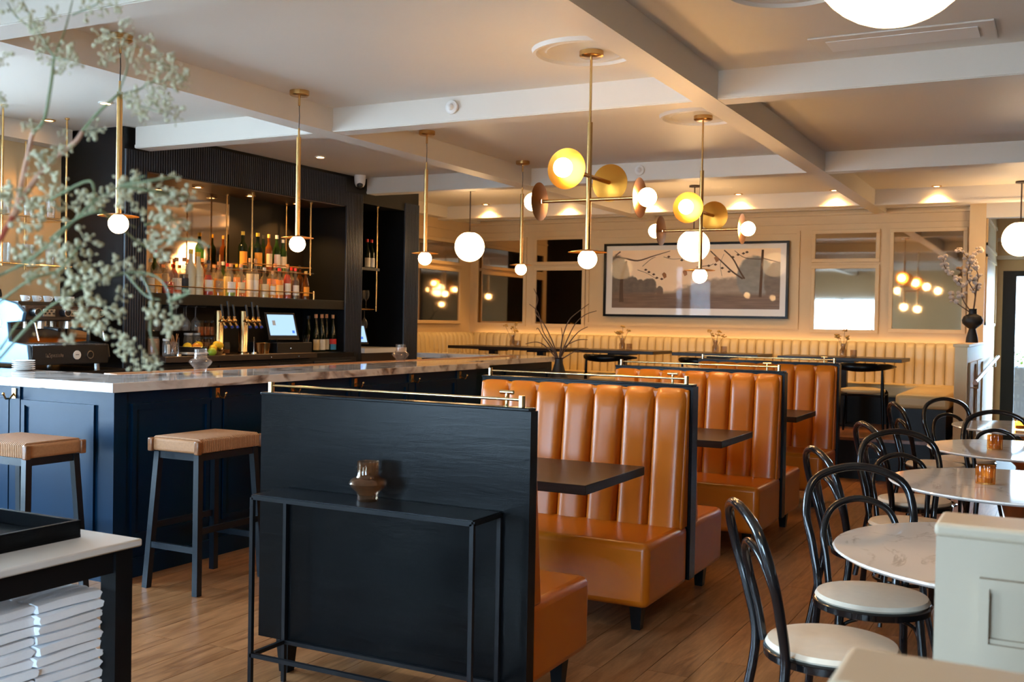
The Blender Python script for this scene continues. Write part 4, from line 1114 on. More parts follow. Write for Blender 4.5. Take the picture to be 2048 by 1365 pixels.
# ================================================================== platform tables and elbow chairs
PT = 1.168
def platform_table(x0, x1, label):
    t = thing('dining_table', label, 'table', ((x0 + x1) / 2, 12.05, PZ), 'dark tables before the banquette')
    box(x0, x1, 11.72, 12.40, PT - 0.038, PT).build('tabletop', 'table_wood', t, bevel=0.003)
    for x in ((x0 + x1) / 2,) if x1 - x0 < 1.5 else (x0 + 0.5, x1 - 0.5):
        box(x - 0.045, x + 0.045, 12.0, 12.09, PZ + 0.02, PT - 0.06).build('column', 'black_metal', t, smooth=0)
        box(x - 0.14, x + 0.14, 11.9, 12.19, PT - 0.06, PT - 0.038).build('bracket', 'black_metal', t, smooth=0)
        box(x - 0.22, x + 0.22, 11.84, 12.25, PZ, PZ + 0.02).build('base', 'black_metal', t, smooth=0)
platform_table(-7.08, -5.38, 'longest dark table in the left corner of the banquette')
platform_table(-5.28, -4.26, 'dark table before the left half of the framed landscape')
platform_table(-4.03, -3.02, 'dark table behind the farthest booth, under the globe lamp')
platform_table(-2.80, -1.49, 'dark table at the right end of the banquette')
def elbow_chair(loc, rz, label):
    t = thing('elbow_chair', label, 'chair', loc, 'black elbow chairs at the platform tables', rz)
    MB().lathe([(0, 0.42), (0.21, 0.42), (0.225, 0.435), (0.22, 0.455), (0.15, 0.468), (0, 0.47)], (0, 0, 0), 32).build('seat', 'cream_leather', t, True)
    pts = [(-0.29, 0.10, 0.69), (-0.27, -0.06, 0.695), (-0.17, -0.20, 0.69), (0, -0.25, 0.685), (0.17, -0.20, 0.69), (0.27, -0.06, 0.695), (0.29, 0.10, 0.69)]
    sm = arc3(pts, 6); vs = []; fs = []; k = len(sm)
    for i, p in enumerate(sm):
        u = i / (k - 1); hgt = 0.014 + 0.030 * max(0, math.sin(PI * u)) ** 1.5; dpt = 0.026 - 0.008 * math.sin(PI * u)
        d = (sm[min(i + 1, k - 1)] - sm[max(i - 1, 0)]).normalized(); nrm = Vector((-d.y, d.x, 0))
        for j in range(8):
            a = 2 * PI * j / 8; vs.append(p + nrm * dpt * math.cos(a) + Vector((0, 0, 1)) * hgt * math.sin(a))
    for i in range(k - 1):
        for j in range(8): fs.append((i * 8 + j, i * 8 + (j + 1) % 8, (i + 1) * 8 + (j + 1) % 8, (i + 1) * 8 + j))
    fs.append(tuple(reversed(range(8)))); fs.append(tuple(range((k - 1) * 8, k * 8)))
    MB().add(vs, fs).build('backrest', 'black_wood', t, True)
    for x, y, zt in ((-0.21, -0.15, 0.69), (0.21, -0.15, 0.69), (-0.20, 0.19, 0.44), (0.20, 0.19, 0.44)):
        MB().tube([(x * 1.12, y * 1.15, 0), (x * 1.03, y * 1.03, 0.42), (x, y, zt)], [0.011, 0.019, 0.011], 10).build('leg', 'black_wood', t, True)
    MB().tube([(-0.21, 0.16, 0.40), (-0.21, -0.14, 0.40), (0.21, -0.14, 0.40), (0.21, 0.16, 0.40)], 0.012, 8).build('seat_rail', 'black_wood', t, True)
    return t
e0 = elbow_chair((-1.80, 11.22, PZ), 0, 'black elbow chair with cream seat at the right end table, right of the booths')
copy_tree(e0, None, (-4.63, 11.25, PZ), 0, 'black elbow chair seen above the second booth bench, beside the twig vase')
copy_tree(e0, None, (-3.48, 11.25, PZ), 0, 'black elbow chair half hidden behind the farthest booth rail')
# bud vases with dried flowers and tea light glasses on the platform tables
def bud_vase(x, y, z, label, seed):
    t = thing('bud_vase', label, 'vase', (x, y, z), 'bud vases with dried flowers')
    MB().lathe([(0, 0), (0.036, 0), (0.04, 0.02), (0.04, 0.07), (0.024, 0.10), (0.026, 0.145), (0.023, 0.145), (0.021, 0.10), (0.035, 0.07), (0.034, 0.012), (0, 0.01)], (0, 0, 0), 24).build('glass', 'smoke_glass', t, True)
    r = random.Random(seed)
    for k in range(5):
        a, h, s = r.uniform(0, 2 * PI), r.uniform(0.19, 0.30), r.uniform(0.04, 0.14)
        tip = Vector((s * math.cos(a), s * math.sin(a) * 0.6, h))
        MB().tube([(0, 0, 0.03), tip * 0.55 + Vector((0, 0, 0.03)), tip], 0.0022, 5).build('stem', 'twig', t, True)
        f = MB()
        for q in range(6):
            f.sph(tip + Vector((r.uniform(-0.025, 0.025), r.uniform(-0.025, 0.025), r.uniform(-0.012, 0.02))), r.uniform(0.007, 0.014), 6, 4, (1.3, 1.3, 0.8))
        f.build('flower', 'dry_flower', t, True)
def tea_light(x, y, z, label):
    t = thing('tea_light', label, 'candle holder', (x, y, z), 'small glasses beside the bud vases')
    MB().lathe([(0, 0), (0.036, 0), (0.037, 0.08), (0.034, 0.08), (0.033, 0.008), (0, 0.008)], (0, 0, 0), 20).build('glass', 'smoke_glass', t, True)
    MB().lathe([(0, 0.009), (0.028, 0.009), (0.028, 0.026), (0, 0.026)], (0, 0, 0), 16).build('candle', 'label_cream', t, True)
for i, (x, w_) in enumerate(((-6.33, 'on the longest corner table'), (-4.80, 'on the table left of the globe lamp'), (-3.62, 'on the table under the globe lamp'), (-2.16, 'on the right end table'))):
    bud_vase(x, 12.1, PT, 'small glass bud vase with dried yellow flowers ' + w_, i + 5)
    tea_light(x + 0.13, 12.0, PT, 'small grey tea light glass ' + w_)
# tall black vase with bare twigs
tv = thing('twig_vase', 'tall black vase holding bare curling twigs behind the second booth', 'vase', (-4.50, 9.62, 0))
MB().lathe([(0, 0), (0.10, 0), (0.13, 0.3), (0.15, 0.65), (0.13, 0.85), (0.075, 0.98), (0.042, 1.08), (0.038, 1.125), (0.045, 1.135), (0.036, 1.135), (0.03, 1.08), (0, 1.0)], (0, 0, 0), 32).build('vessel', 'black_ceramic', tv, True)
TWG = [[(0, 0), (-0.07, 0.14), (-0.17, 0.28), (-0.26, 0.36), (-0.25, 0.46), (-0.30, 0.54)], [(0, 0), (-0.06, 0.12), (-0.13, 0.22), (-0.17, 0.36), (-0.24, 0.42)], [(0, 0), (-0.09, 0.10), (-0.18, 0.18), (-0.24, 0.24), (-0.27, 0.235)],
       [(0, 0), (-0.12, 0.11), (-0.20, 0.14), (-0.29, 0.125)], [(0, 0), (0.04, 0.18), (0.10, 0.30), (0.18, 0.36), (0.30, 0.43)], [(0, 0), (0.06, 0.14), (0.14, 0.28), (0.23, 0.35), (0.33, 0.38)],
       [(0, 0), (0.07, 0.12), (0.16, 0.22), (0.24, 0.26)], [(0, 0), (0.05, 0.10), (0.18, 0.16), (0.28, 0.165)], [(0, 0), (0.10, 0.05), (0.18, 0.08), (0.24, 0.07)], [(0, 0), (0.03, 0.16), (0.02, 0.25)]]
for i, tw in enumerate(TWG):
    dy = random.Random(i).uniform(-0.15, 0.15)
    q = arc3([(u * 0.98 + 0.0, dy * (k / 4) + u * 0.45, 1.10 + v_ * 1.36) for k, (u, v_) in enumerate(tw)], 4); kk = len(q)
    MB().tube(q, [0.0072 - 0.004 * j / kk for j in range(kk)], 5).build('twig', 'twig', tv, True)
# black vase with pale blossom branches on the low wall
bv = thing('blossom_vase', 'matt black footed vase with pale blossom branches on the low wall', 'vase', (-0.835, 12.0, 1.36))
MB().lathe([(0, 0), (0.062, 0), (0.058, 0.05), (0.034, 0.145), (0.06, 0.165), (0.098, 0.20), (0.105, 0.235), (0.088, 0.275), (0.04, 0.30), (0.038, 0.345), (0.044, 0.355), (0.034, 0.355), (0.03, 0.30), (0, 0.28)], (0, 0, 0), 32).build('vessel', 'black_ceramic', bv, True)
rn = random.Random(11)
for k, br in enumerate(([(0, 0.3), (0.02, 0.5), (-0.06, 0.68), (-0.04, 0.85), (-0.16, 1.0)], [(0, 0.3), (-0.10, 0.46), (-0.12, 0.62), (-0.26, 0.76), (-0.30, 0.90)], [(0, 0.3), (0.03, 0.55), (0.04, 0.72), (-0.02, 0.88), (0.06, 0.98)], [(0, 0.3), (-0.16, 0.42), (-0.22, 0.50)])):
    q = arc3([(u, -0.3 * abs(u), z) for u, z in br], 4); kk = len(q)
    MB().tube(q, [0.007 - 0.004 * j / kk for j in range(kk)], 6).build('branch', 'twig', bv, True)
    for j in range(5, kk, 2):
        f = MB(); c = q[j]
        for s in range(6):
            d = Vector((rn.uniform(-1, 1), rn.uniform(-1, 1), rn.uniform(-0.6, 1))) * 0.035
            f.sph(c + d, rn.uniform(0.012, 0.024), 6, 5, (1.2, 0.8, 1))
        f.build('blossom', 'magnolia', bv, True)
# handrail in the passage
hr = thing('handrail', 'grey metal handrail sloping up beside the low wall', 'handrail', (-0.70, 12.6, 1.0))
MB().cyl((-0.70, 10.72, 1.01), (-0.70, 14.4, 1.165), 0.021).build('rail', 'steel', hr)
MB().cyl((-0.70, 10.60, 1.005), (-0.70, 10.72, 1.01), 0.022).build('end_cap', 'oak', hr)
for y, z in ((10.95, 1.0), (13.9, 1.12)):
    MB().tube([(-0.78, y, z - 0.06), (-0.70, y, z - 0.06), (-0.70, y, z)], 0.009).build('bracket', 'steel', hr)
# outdoors beyond the glazed door
pl = thing('planter', 'grey planter with a leafy shrub outside the glazed door', 'planter', (-0.3, 18.0, -0.15))
box(-1.2, 0.7, 17.6, 18.4, -0.15, 0.95).build('box', 'black_plastic', pl, bevel=0.02)
sh = MB(); rn = random.Random(5)
for k in range(900):
    a, u = rn.uniform(0, 2 * PI), rn.uniform(0, 1) ** 0.5
    c = Vector((-0.25 + 0.85 * u * math.cos(a), 18 + 0.4 * u * math.sin(a), 0.95 + rn.uniform(0, 0.62) * (1.1 - u)))
    d = Vector((rn.uniform(-1, 1), rn.uniform(-1, 1), rn.uniform(-0.3, 1))).normalized() * 0.09; s = d.cross(Vector((0.3, 0.2, 1))).normalized() * 0.022
    sh.add([c, c + d * 0.5 + s, c + d, c + d * 0.5 - s], [(0, 1, 2, 3)])
sh.build('foliage', 'plant_green', pl, smooth=0, kind='stuff')

# ================================================================== bar things
def on_x(px, py, x):
    """the point of the plane x = const that stands at this place in the photograph"""
    d = CR * ((px - 1024) / FPX) + CD * ((py - 682.5) / FPX) + _f
    return Vector((0, 0, CAM_H)) + d * (x / d.x)
def at_depth(px, py, dep):
    return Vector((0, 0, CAM_H)) + (CR * ((px - 1024) / FPX) + CD * ((py - 682.5) / FPX) + _f) * dep
SHP = {'std': [(1, 0), (1, 0.56), (0.86, 0.64), (0.42, 0.72), (0.36, 0.78), (0.36, 0.93)],
       'flask': [(1, 0), (1.02, 0.42), (0.95, 0.56), (0.62, 0.68), (0.34, 0.74), (0.32, 0.92)],
       'tall': [(1, 0), (1, 0.58), (0.80, 0.66), (0.46, 0.72), (0.40, 0.78), (0.38, 0.93)],
       'wine': [(1, 0), (1, 0.52), (0.90, 0.60), (0.55, 0.70), (0.38, 0.78), (0.36, 0.93)],
       'cone': [(1, 0), (1.05, 0.20), (0.90, 0.40), (0.55, 0.60), (0.36, 0.70), (0.34, 0.93)],
       'hock': [(1, 0), (1, 0.42), (0.88, 0.52), (0.60, 0.66), (0.42, 0.80), (0.38, 0.93)]}
def bottle(loc, H, r, shape, gl, liq, fill, cap, lab, label, group, lz=(0.12, 0.44), name='bottle', cat='bottle', capz=0.90):
    t = thing(name, label, cat, loc, group)
    pr = [(a * r, b * H) for a, b in SHP[shape]]
    MB().lathe([(0, 0.0)] + pr + [(pr[-1][0], H * 0.94), (0, H * 0.94)], (0, 0, 0), 18).build('glass', gl, t, True)
    if liq:
        ip = []
        for a, b in SHP[shape]:
            if b <= fill: ip.append((a * r * 0.93, max(0.004, b * H)))
        a0 = [q for q in SHP[shape] if q[1] <= fill][-1]; a1 = [q for q in SHP[shape] if q[1] > fill][0]
        tt = (fill - a0[1]) / (a1[1] - a0[1]); rr = (a0[0] + (a1[0] - a0[0]) * tt) * r * 0.93
        MB().lathe([(0, 0.004)] + ip + [(rr, fill * H), (0, fill * H)], (0, 0, 0), 16).build('liquid', liq, t, True)
    rc = pr[-1][0] * 1.14
    MB().lathe([(0, H * capz), (rc, H * capz), (rc, H), (0, H)], (0, 0, 0), 14).build('cap', cap, t, True)
    if lab:
        n = 14; vs = []; R = r * 1.012
        for z in (lz[0] * H, lz[1] * H):
            for k in range(n + 1):
                a = -PI * 0.30 + PI * 0.60 * k / n - 0.55; vs.append((R * math.cos(a), R * math.sin(a), z))
        MB().add(vs, [(k, k + 1, n + 2 + k, n + 1 + k) for k in range(n)]).build('label_paper', lab, t, True)
    return t
C_, A_, G_, D_, B_, F_ = 'bottle_glass', 'brown_glass', 'green_glass', 'dark_green_glass', 'brown_glass', 'frosted'
# photo column, top row, distance from wall plane, radius, ...
row = [(301, 518, -6.90, .040, 'std', C_, 'liquid_clear', .45, 'cap_silver', 'label_white', 'clear spirit bottle with silver cap'),
 (316, 516, -6.88, .036, 'std', C_, 'liquid_whisky', .55, 'cap_gold', 'label_orange', 'amber bottle with gold cap and orange label'),
 (310, 500, -7.12, .038, 'std', G_, None, 0, 'cap_red', None, 'green bottle with red cap in the back row'),
 (330, 506, -7.12, .036, 'tall', C_, 'liquid_pale', .5, 'cap_yellow', None, 'pale bottle with yellow cap in the back row'),
 (337, 521, -6.87, .052, 'flask', C_, 'liquid_red', .36, 'cap_cork', None, 'round clear bottle one third full of red liquor'),
 (353, 516, -6.92, .050, 'flask', C_, 'liquid_rose', .40, 'cap_cork', 'label_white', 'round clear bottle with rose liquor'),
 (369, 516, -6.90, .046, 'std', C_, 'liquid_dark', .55, 'cap_cork', 'label_black', 'squat bottle with black label and white band'),
 (382, 499, -6.87, .044, 'tall', F_, None, 0, 'cap_yellow', None, 'tall frosted pale bottle with yellow cap'),
 (397, 505, -6.86, .046, 'tall', F_, None, 0, 'cap_yellow', 'label_cream', 'shorter frosted pale bottle with yellow cap'),
 (405, 517, -7.12, .036, 'std', A_, None, 0, 'cap_orange', None, 'brown bottle in the back row beside the frosted pair'),
 (417, 521, -6.87, .046, 'cone', C_, 'liquid_red', .58, 'cap_black', 'label_white', 'cone shaped bottle of red liquor'),
 (428, 530, -7.08, .040, 'std', C_, 'liquid_pale', .5, 'cap_cork', 'label_cream', 'clear bottle with cream label in the back row'),
 (438, 524, -6.90, .044, 'flask', C_, 'liquid_whisky', .5, 'cap_orange', 'label_tan', 'round clear bottle with tan label'),
 (446, 524, -7.10, .036, 'std', G_, None, 0, 'cap_silver', None, 'green bottle with silver cap in the back row'),
 (455, 527, -6.95, .036, 'std', C_, 'liquid_pale', .6, 'cap_red', None, 'slim pale bottle with red cap'),
 (462, 528, -6.87, .048, 'flask', C_, 'liquid_green', .22, 'cap_orange', 'label_white', 'round bottle with green liquor at the bottom'),
 (474, 529, -7.10, .036, 'std', C_, 'liquid_amber', .6, 'cap_yellow', None, 'amber bottle with yellow cap in the back row'),
 (482, 529, -6.87, .044, 'std', C_, 'liquid_orange', .40, 'cap_orange', 'label_cream', 'bottle of bright orange aperitif'),
 (492, 528, -7.00, .034, 'std', C_, 'liquid_red', .5, 'cap_orange', None, 'slim bottle of dark red liquor'),
 (500, 517, -6.90, .034, 'tall', C_, 'liquid_clear', .6, 'cap_cork', 'label_white', 'tall clear bottle with white label'),
 (511, 518, -6.88, .034, 'tall', C_, 'liquid_clear', .6, 'cap_cork', 'label_white', 'second tall clear bottle with white label'),
 (519, 535, -7.02, .034, 'std', C_, 'liquid_red', .6, 'cap_red', None, 'red bottle with red cap'),
 (529, 536, -6.88, .046, 'flask', C_, 'liquid_pale', .45, 'cap_silver', 'label_cream', 'round decanter like bottle with pale liquor'),
 (541, 532, -7.06, .036, 'std', C_, 'liquid_orange', .6, 'cap_red', None, 'orange bottle with red cap in the back row'),
 (545, 543, -6.86, .036, 'std', C_, 'liquid_whisky', .5, 'cap_cork', 'label_white', 'short whisky bottle with white label'),
 (550, 528, -6.94, .038, 'tall', C_, 'liquid_orange', .55, 'cap_orange', None, 'tall bottle of orange bitter with orange cap'),
 (559, 537, -6.90, .044, 'std', C_, 'liquid_amber', .6, 'cap_red', 'label_cream', 'square shouldered amber bottle with cream label'),
 (568, 536, -7.06, .036, 'std', C_, 'liquid_amber', .6, 'cap_silver', None, 'amber bottle with silver cap in the back row'),
 (575, 529, -6.88, .038, 'std', C_, 'liquid_red', .7, 'cap_cork', 'label_white', 'dark red bottle with white label and cork'),
 (583, 535, -7.04, .034, 'std', C_, 'liquid_red', .6, 'cap_red', None, 'red bottle with red cap in the back row'),
 (591, 537, -6.87, .040, 'std', C_, 'liquid_dark', .6, 'cap_red', 'label_white', 'dark bottle with red cap and white label'),
 (600, 532, -6.98, .038, 'std', B_, None, 0, 'cap_black', None, 'brown bottle with black cap'),
 (612, 543, -6.87, .036, 'hock', B_, None, 0, 'cap_gold', 'label_orange', 'small amber bottle with orange label at the right end')]
ends = ('lower back bar ledge')
for i, (px, py, x, r, shp, gl, lq, fl_, cp, lb, ds) in enumerate(row):
    q = on_x(px, py, x); H = max(0.2, min(0.42, q.z - 1.68))
    bottle((x, q.y, 1.681), H, r, shp, gl, lq, fl_, cp, lb, ds + ' on the lower back bar ledge', 'bottles on the back bar ledge')
up = [(486, 457, -7.02, .044, 'std', D_, 'cap_yellow', 'label_orange', 'dark green bottle with orange label, left on the hanging shelf'),
      (505, 460, -7.14, .040, 'wine', D_, 'cap_black', None, 'plain dark green bottle in the back row of the hanging shelf'),
      (516, 456, -7.00, .046, 'std', D_, 'cap_yellow', 'label_orange', 'dark green bottle with large orange label, middle of the hanging shelf'),
      (527, 462, -7.14, .038, 'wine', D_, 'cap_black', None, 'dark green bottle behind the brass rod on the hanging shelf'),
      (538, 469, -7.00, .036, 'std', B_, 'cap_gold', 'label_cream', 'brown bottle with gold cap on the hanging shelf'),
      (554, 459, -7.00, .040, 'wine', G_, 'cap_silver', 'label_white', 'green bottle with white label on the hanging shelf'),
      (566, 480, -6.98, .042, 'std', G_, 'cap_silver', 'label_cream', 'green bottle with cream label, right on the hanging shelf')]
for px, py, x, r, shp, gl, cp, lb, l in up:
    q = on_x(px, py, x); H = max(0.22, min(0.36, q.z - 1.955))
    bottle((x, q.y, 1.956), H, r, shp, gl, None, 0, cp, lb, l, 'bottles on the hanging brass shelf', lz=(0.10, 0.46))
wn_ = [(617, 632, 'plain dark wine bottle at the left of the row', None, 'cap_black', -6.95), (632, 629, 'cork topped wine bottle with tan label', 'label_cream', 'cap_orange', -6.86),
       (644, 629, 'cork topped wine bottle with grey white label', 'label_white', 'cap_orange', -6.86), (653, 629, 'cork topped wine bottle with tall white label', 'label_white', 'cap_orange', -6.92), (666, 630, 'cork topped wine bottle with red and blue label', 'label_blue', 'cap_orange', -6.86)]
for px, py, l, lb, cp, x in wn_:
    q = on_x(px, py, x); z0 = CZ - 0.009
    t = bottle((x, q.y, z0), q.z - z0, .040, 'hock', D_, None, 0, cp, lb, l + ' on the back bar counter', 'wine bottles on the back bar counter', lz=(0.05, 0.33))
    if lb == 'label_blue':
        R = 0.0412; vs = []
        for z in (0.2, 0.34):
            for k in range(9): a = -PI * 0.42 + PI * 0.84 * k / 8 - 0.45; vs.append((R * math.cos(a), R * math.sin(a), z * (q.z - z0)))
        MB().add(vs, [(k, k + 1, 10 + k, 9 + k) for k in range(8)]).build('label_band', 'label_red', t, True)
for px, py, l in ((735, 435, 'wine bottle half hidden by the pier on the nook shelf'), (744, 424, 'wine bottle with red capsule and white label on the nook shelf')):
    q = on_x(px, py, -6.95)
    bottle((-6.95, q.y, 2.061), 0.33, .040, 'wine', D_, None, 0, 'cap_red', 'label_white', l, 'wine bottles on the nook shelf', lz=(0.05, 0.36))
# stemware
NTH = ['first', 'second', 'third', 'fourth', 'fifth', 'sixth', 'seventh', 'eighth', 'ninth', 'tenth']
def stem_glass(loc, up, label, group, s=1.0):
    t = thing('wine_glass', label, 'wine glass', loc, group)
    pr = [(0.0, 0.0), (0.034, 0.0), (0.034, 0.003), (0.006, 0.008), (0.004, 0.02), (0.004, 0.085), (0.012, 0.095), (0.034, 0.125), (0.040, 0.155), (0.032, 0.205)]
    if not up: pr = [(r, -z) for r, z in pr]
    MB().lathe([(r * s, z * s) for r, z in pr], (0, 0, 0), 18, cap=False).build('glass', 'clear_glass', t, True)
for k, yy in enumerate((9.44, 9.54, 9.64)):
    for xx, rw in ((-6.92, 'front'), (-7.04, 'back')): stem_glass((xx, yy, 1.592), False, 'stem glass hanging from the nook rack, %s from the left in the %s row' % (NTH[k], rw), 'glasses hanging in the dark nook')
for k, yy in enumerate((9.44, 9.54, 9.64, 9.70)): stem_glass((-6.9 - 0.1 * (k % 2), yy, 1.608), True, 'stem glass standing on the nook rack, %s from the left' % NTH[k], 'glasses standing in the dark nook')
for k in range(6):
    for xx, rw in ((-6.86, 'front'), (-7.0, 'back')): stem_glass((xx, 6.42 + k * 0.115, 1.575), False, 'stem glass hanging under the bottle ledge, %s from the left in the %s row' % (NTH[k], rw), 'glasses hanging under the bottle ledge', 1.05)
rk = thing('glass_rack', 'steel glass hanger rods under the left of the bottle ledge', 'rack', (-6.9, 6.7, 1.56))
for k in range(7):
    y = 6.365 + k * 0.115
    MB().tube([(-7.2, y, 1.575), (-6.80, y, 1.575), (-6.78, y, 1.588)], 0.004, 6).build('rod', 'steel', rk)
for k in range(9):
    for z, g in ((1.868, 'lower'), (2.228, 'upper')):
        if g == 'upper' and k > 5: continue
        t = thing('tumbler', 'clear tumbler above the espresso machine, %s tier, %s from the right' % (g, NTH[k]), 'glass', (-7.0 - 0.12 * (k % 2), 5.58 - 0.1 * k, z), 'tumblers above the espresso machine, %s tier' % g)
        MB().lathe([(0, 0), (0.030, 0), (0.040, 0.15), (0.038, 0.15), (0.028, 0.006), (0, 0.006)], (0, 0, 0), 18).build('glass', 'clear_glass', t, True)
# beer taps
def tap(px, label):
    q = on_x(px, 700, -6.68)
    t = thing('beer_tap', label, 'beer tap', (-6.68, q.y, CZ), 'brass beer taps on the back bar')
    MB().lathe([(0, 0), (0.062, 0), (0.062, 0.012), (0.044, 0.022), (0.041, 0.03), (0.041, 0.385), (0.036, 0.395), (0, 0.395)], (0, 0, 0), 28).build('column', 'polished_brass', t, True)
    for k, (dy, hh) in enumerate(((-0.05, 0.0), (0.03, 0.03), (0.10, 0.0))):
        f = MB().cyl((0.03, dy * 0.4, 0.30), (0.085, dy, 0.30), 0.014, n=12).sph((0.09, dy, 0.305), 0.024, 12, 8).cyl((0.09, dy, 0.30), (0.125, dy, 0.255), 0.010, n=10).cyl((0.09, dy, 0.31), (0.09, dy, 0.345), 0.010, 0.014, n=10)
        fo = f.build('faucet', 'satin_brass', t, True)
        MB().tube([(0.09, dy, 0.345), (0.088, dy - 0.005, 0.40), (0.08, dy - 0.012, 0.45 + hh)], [0.008, 0.010, 0.012], 10).build('handle', 'black_plastic', fo, True)
        MB().cyl((0.125, dy, 0.258), (0.135, dy, 0.24), 0.013, n=10).build('nozzle_cap', 'tap_blue', fo, True)
tap(437, 'brass beer tap column nearer the fruit bowl'); tap(486, 'brass beer tap column beside the till screen')
# till
q = on_x(553, 650, -6.78)
po = thing('till', 'till with a bright tilted touch screen on a black cash drawer', 'till', (-6.8, q.y, CZ))
box(-6.99, -6.62, q.y - 0.17, q.y + 0.35, CZ, CZ + 0.10).build('cash_drawer', 'black_plastic', po, bevel=0.004)
MB().sph((-6.615, q.y + 0.02, CZ + 0.045), 0.009, 8, 6).build('lock', 'steel', po)
def slab(parent, name, m, c, w, h, tilt, d, off=0.0, du=0.0, dv=0.0, rz=0.0):
    """a tilted plate facing +x, centre c"""
    n_ = Vector((math.cos(tilt) * math.cos(rz), math.cos(tilt) * math.sin(rz), math.sin(tilt))); u = Vector((-math.sin(rz), math.cos(rz), 0)); v_ = n_.cross(u)
    if v_.z < 0: v_ = -v_
    p = Vector(c) + n_ * off + u * du + v_ * dv; a = u * w / 2; b_ = v_ * h / 2; k = n_ * d / 2
    return MB().hexa([p - a - b_ - k, p + a - b_ - k, p + a - b_ + k, p - a - b_ + k, p - a + b_ - k, p + a + b_ - k, p + a + b_ + k, p - a + b_ + k]).build(name, m, parent, smooth=0)
sc_c = (-6.72, q.y, CZ + 0.255)
slab(po, 'screen_body', 'steel', sc_c, 0.35, 0.27, 0.33, 0.02, 0, rz=-0.25)
slab(po, 'bezel', 'black_plastic', sc_c, 0.345, 0.265, 0.33, 0.004, 0.011, rz=-0.25)
slab(po, 'display', 'screen', sc_c, 0.305, 0.21, 0.33, 0.002, 0.014, 0, 0.01, rz=-0.25)
slab(po, 'display_icon', 'screen_grey', sc_c, 0.035, 0.05, 0.33, 0.002, 0.0155, -0.09, 0.03, rz=-0.25)
slab(po, 'display_icon', 'screen_blue', sc_c, 0.028, 0.028, 0.33, 0.002, 0.0155, 0.12, -0.06, rz=-0.25)
MB().cyl((-6.82, q.y, CZ + 0.10), (-6.74, q.y, CZ + 0.24), 0.03).build('stand', 'black_plastic', po)
p2 = thing('tablet_till', 'small blue lit tablet till standing in the dark nook', 'till', (-6.95, 9.50, 1.17))
slab(p2, 'screen_body', 'black_plastic', (-6.93, 9.48, 1.32), 0.28, 0.24, 0.5, 0.014, 0, rz=-0.5)
slab(p2, 'display', 'screen', (-6.93, 9.48, 1.32), 0.25, 0.20, 0.5, 0.002, 0.009, rz=-0.5)
slab(p2, 'display_icon', 'screen_blue', (-6.93, 9.48, 1.32), 0.03, 0.03, 0.5, 0.002, 0.0105, 0.07, -0.05, rz=-0.5)
box(-7.05, -6.95, 9.42, 9.54, 1.17, 1.24).build('stand', 'black_plastic', p2)
# jars, mugs, tools, fruit
def jar(px, r, h, gl, lid, label, x=-6.75, fillm=None, fill=0.6, name='jar', cat='jar', z0=CZ):
    q = on_x(px, 690, x); t = thing(name, label, cat, (x, q.y, z0), 'jars and tools on the back bar')
    MB().lathe([(0, 0), (r * 0.96, 0), (r, 0.01), (r, h * 0.8), (r * 0.85, h * 0.9), (r * 0.85, h), (r * 0.8, h), (r * 0.94, h * 0.8), (r * 0.92, 0.01), (0, 0.008)], (0, 0, 0), 20).build('glass', gl, t, True)
    if lid: MB().lathe([(0, h), (r * 0.92, h), (r * 0.92, h + 0.018), (0, h + 0.018)], (0, 0, 0), 20).build('lid', lid, t, True)
    if fillm: MB().lathe([(0, 0.012), (r * 0.9, 0.012), (r * 0.9, h * fill), (0, h * fill)], (0, 0, 0), 16).build('contents', fillm, t, True)
    return t
jar(306, 0.055, 0.16, 'clear_glass', None, 'tall glass jug of brown garnish behind the flowers', -6.78, 'clay_wood', 0.9)
t = jar(332, 0.030, 0.13, 'clear_glass', 'cap_silver', 'narrow jar with a white paper label', -6.62, None); box(0.022, 0.032, -0.012, 0.012, 0.02, 0.10).build('label_paper', 'label_white', t, True, smooth=0)
t = jar(347, 0.042, 0.12, 'clear_glass', None, 'open glass of wooden stirrers', -6.66)
rn = random.Random(2)
for k in range(9): MB().cyl((rn.uniform(-.02, .02), rn.uniform(-.02, .02), 0.012), (rn.uniform(-.05, .05), rn.uniform(-.05, .05), rn.uniform(0.16, 0.19)), 0.003, n=6).build('stirrer', 'clay_wood', t, True)
jar(376, 0.042, 0.17, 'clear_glass', 'cap_silver', 'clear lidded jar left of the pair behind the lemons', -6.95); jar(392, 0.042, 0.17, 'clear_glass', 'cap_silver', 'clear lidded jar right of the pair behind the lemons', -6.95)
for k, px in enumerate((398, 411, 423)):
    jar(px, 0.048, 0.13, 'smoke_amber', 'cap_black', '%s jar of dried orange slices in the lower row beside the taps' % ('left', 'middle', 'right')[k], -7.1, 'clay_wood', 0.75)
    jar(px, 0.048, 0.13, 'smoke_amber', 'cap_black', '%s jar of dried spice in the upper row beside the taps' % ('left', 'middle', 'right')[k], -7.1, 'copper', 0.7, z0=CZ + 0.151)
jar(451, 0.042, 0.11, 'smoke_glass', None, 'smoky tumbler between the two beer taps', -6.70, 'clay_wood', 0.4)
for px, l in ((357, 'left'), (508, 'right')):
    q = on_x(px, 700, -6.60); t = thing('glass_rinser', 'slim steel spout at the %s of the beer taps' % l, 'rinser', (-6.6, q.y, CZ))
    MB().lathe([(0, 0), (0.028, 0), (0.026, 0.018), (0.006, 0.022), (0.005, 0.15), (0.008, 0.155), (0, 0.158)], (0, 0, 0), 16).build('spout', 'steel', t, True)
def mug(px, label, m='copper'):
    q = on_x(px, 690, -6.64); t = thing('metal_cup', label, 'cup', (-6.64, q.y, CZ))
    MB().lathe([(0, 0), (0.036, 0), (0.038, 0.02), (0.048, 0.10), (0.045, 0.10), (0.035, 0.02), (0, 0.012)], (0, 0, 0), 24).build('cup', m, t, True)
mug(519, 'dull copper cup left of the brass cup before the till', 'bronze_disc'); mug(530, 'hammered brass cup before the till', 'satin_brass')
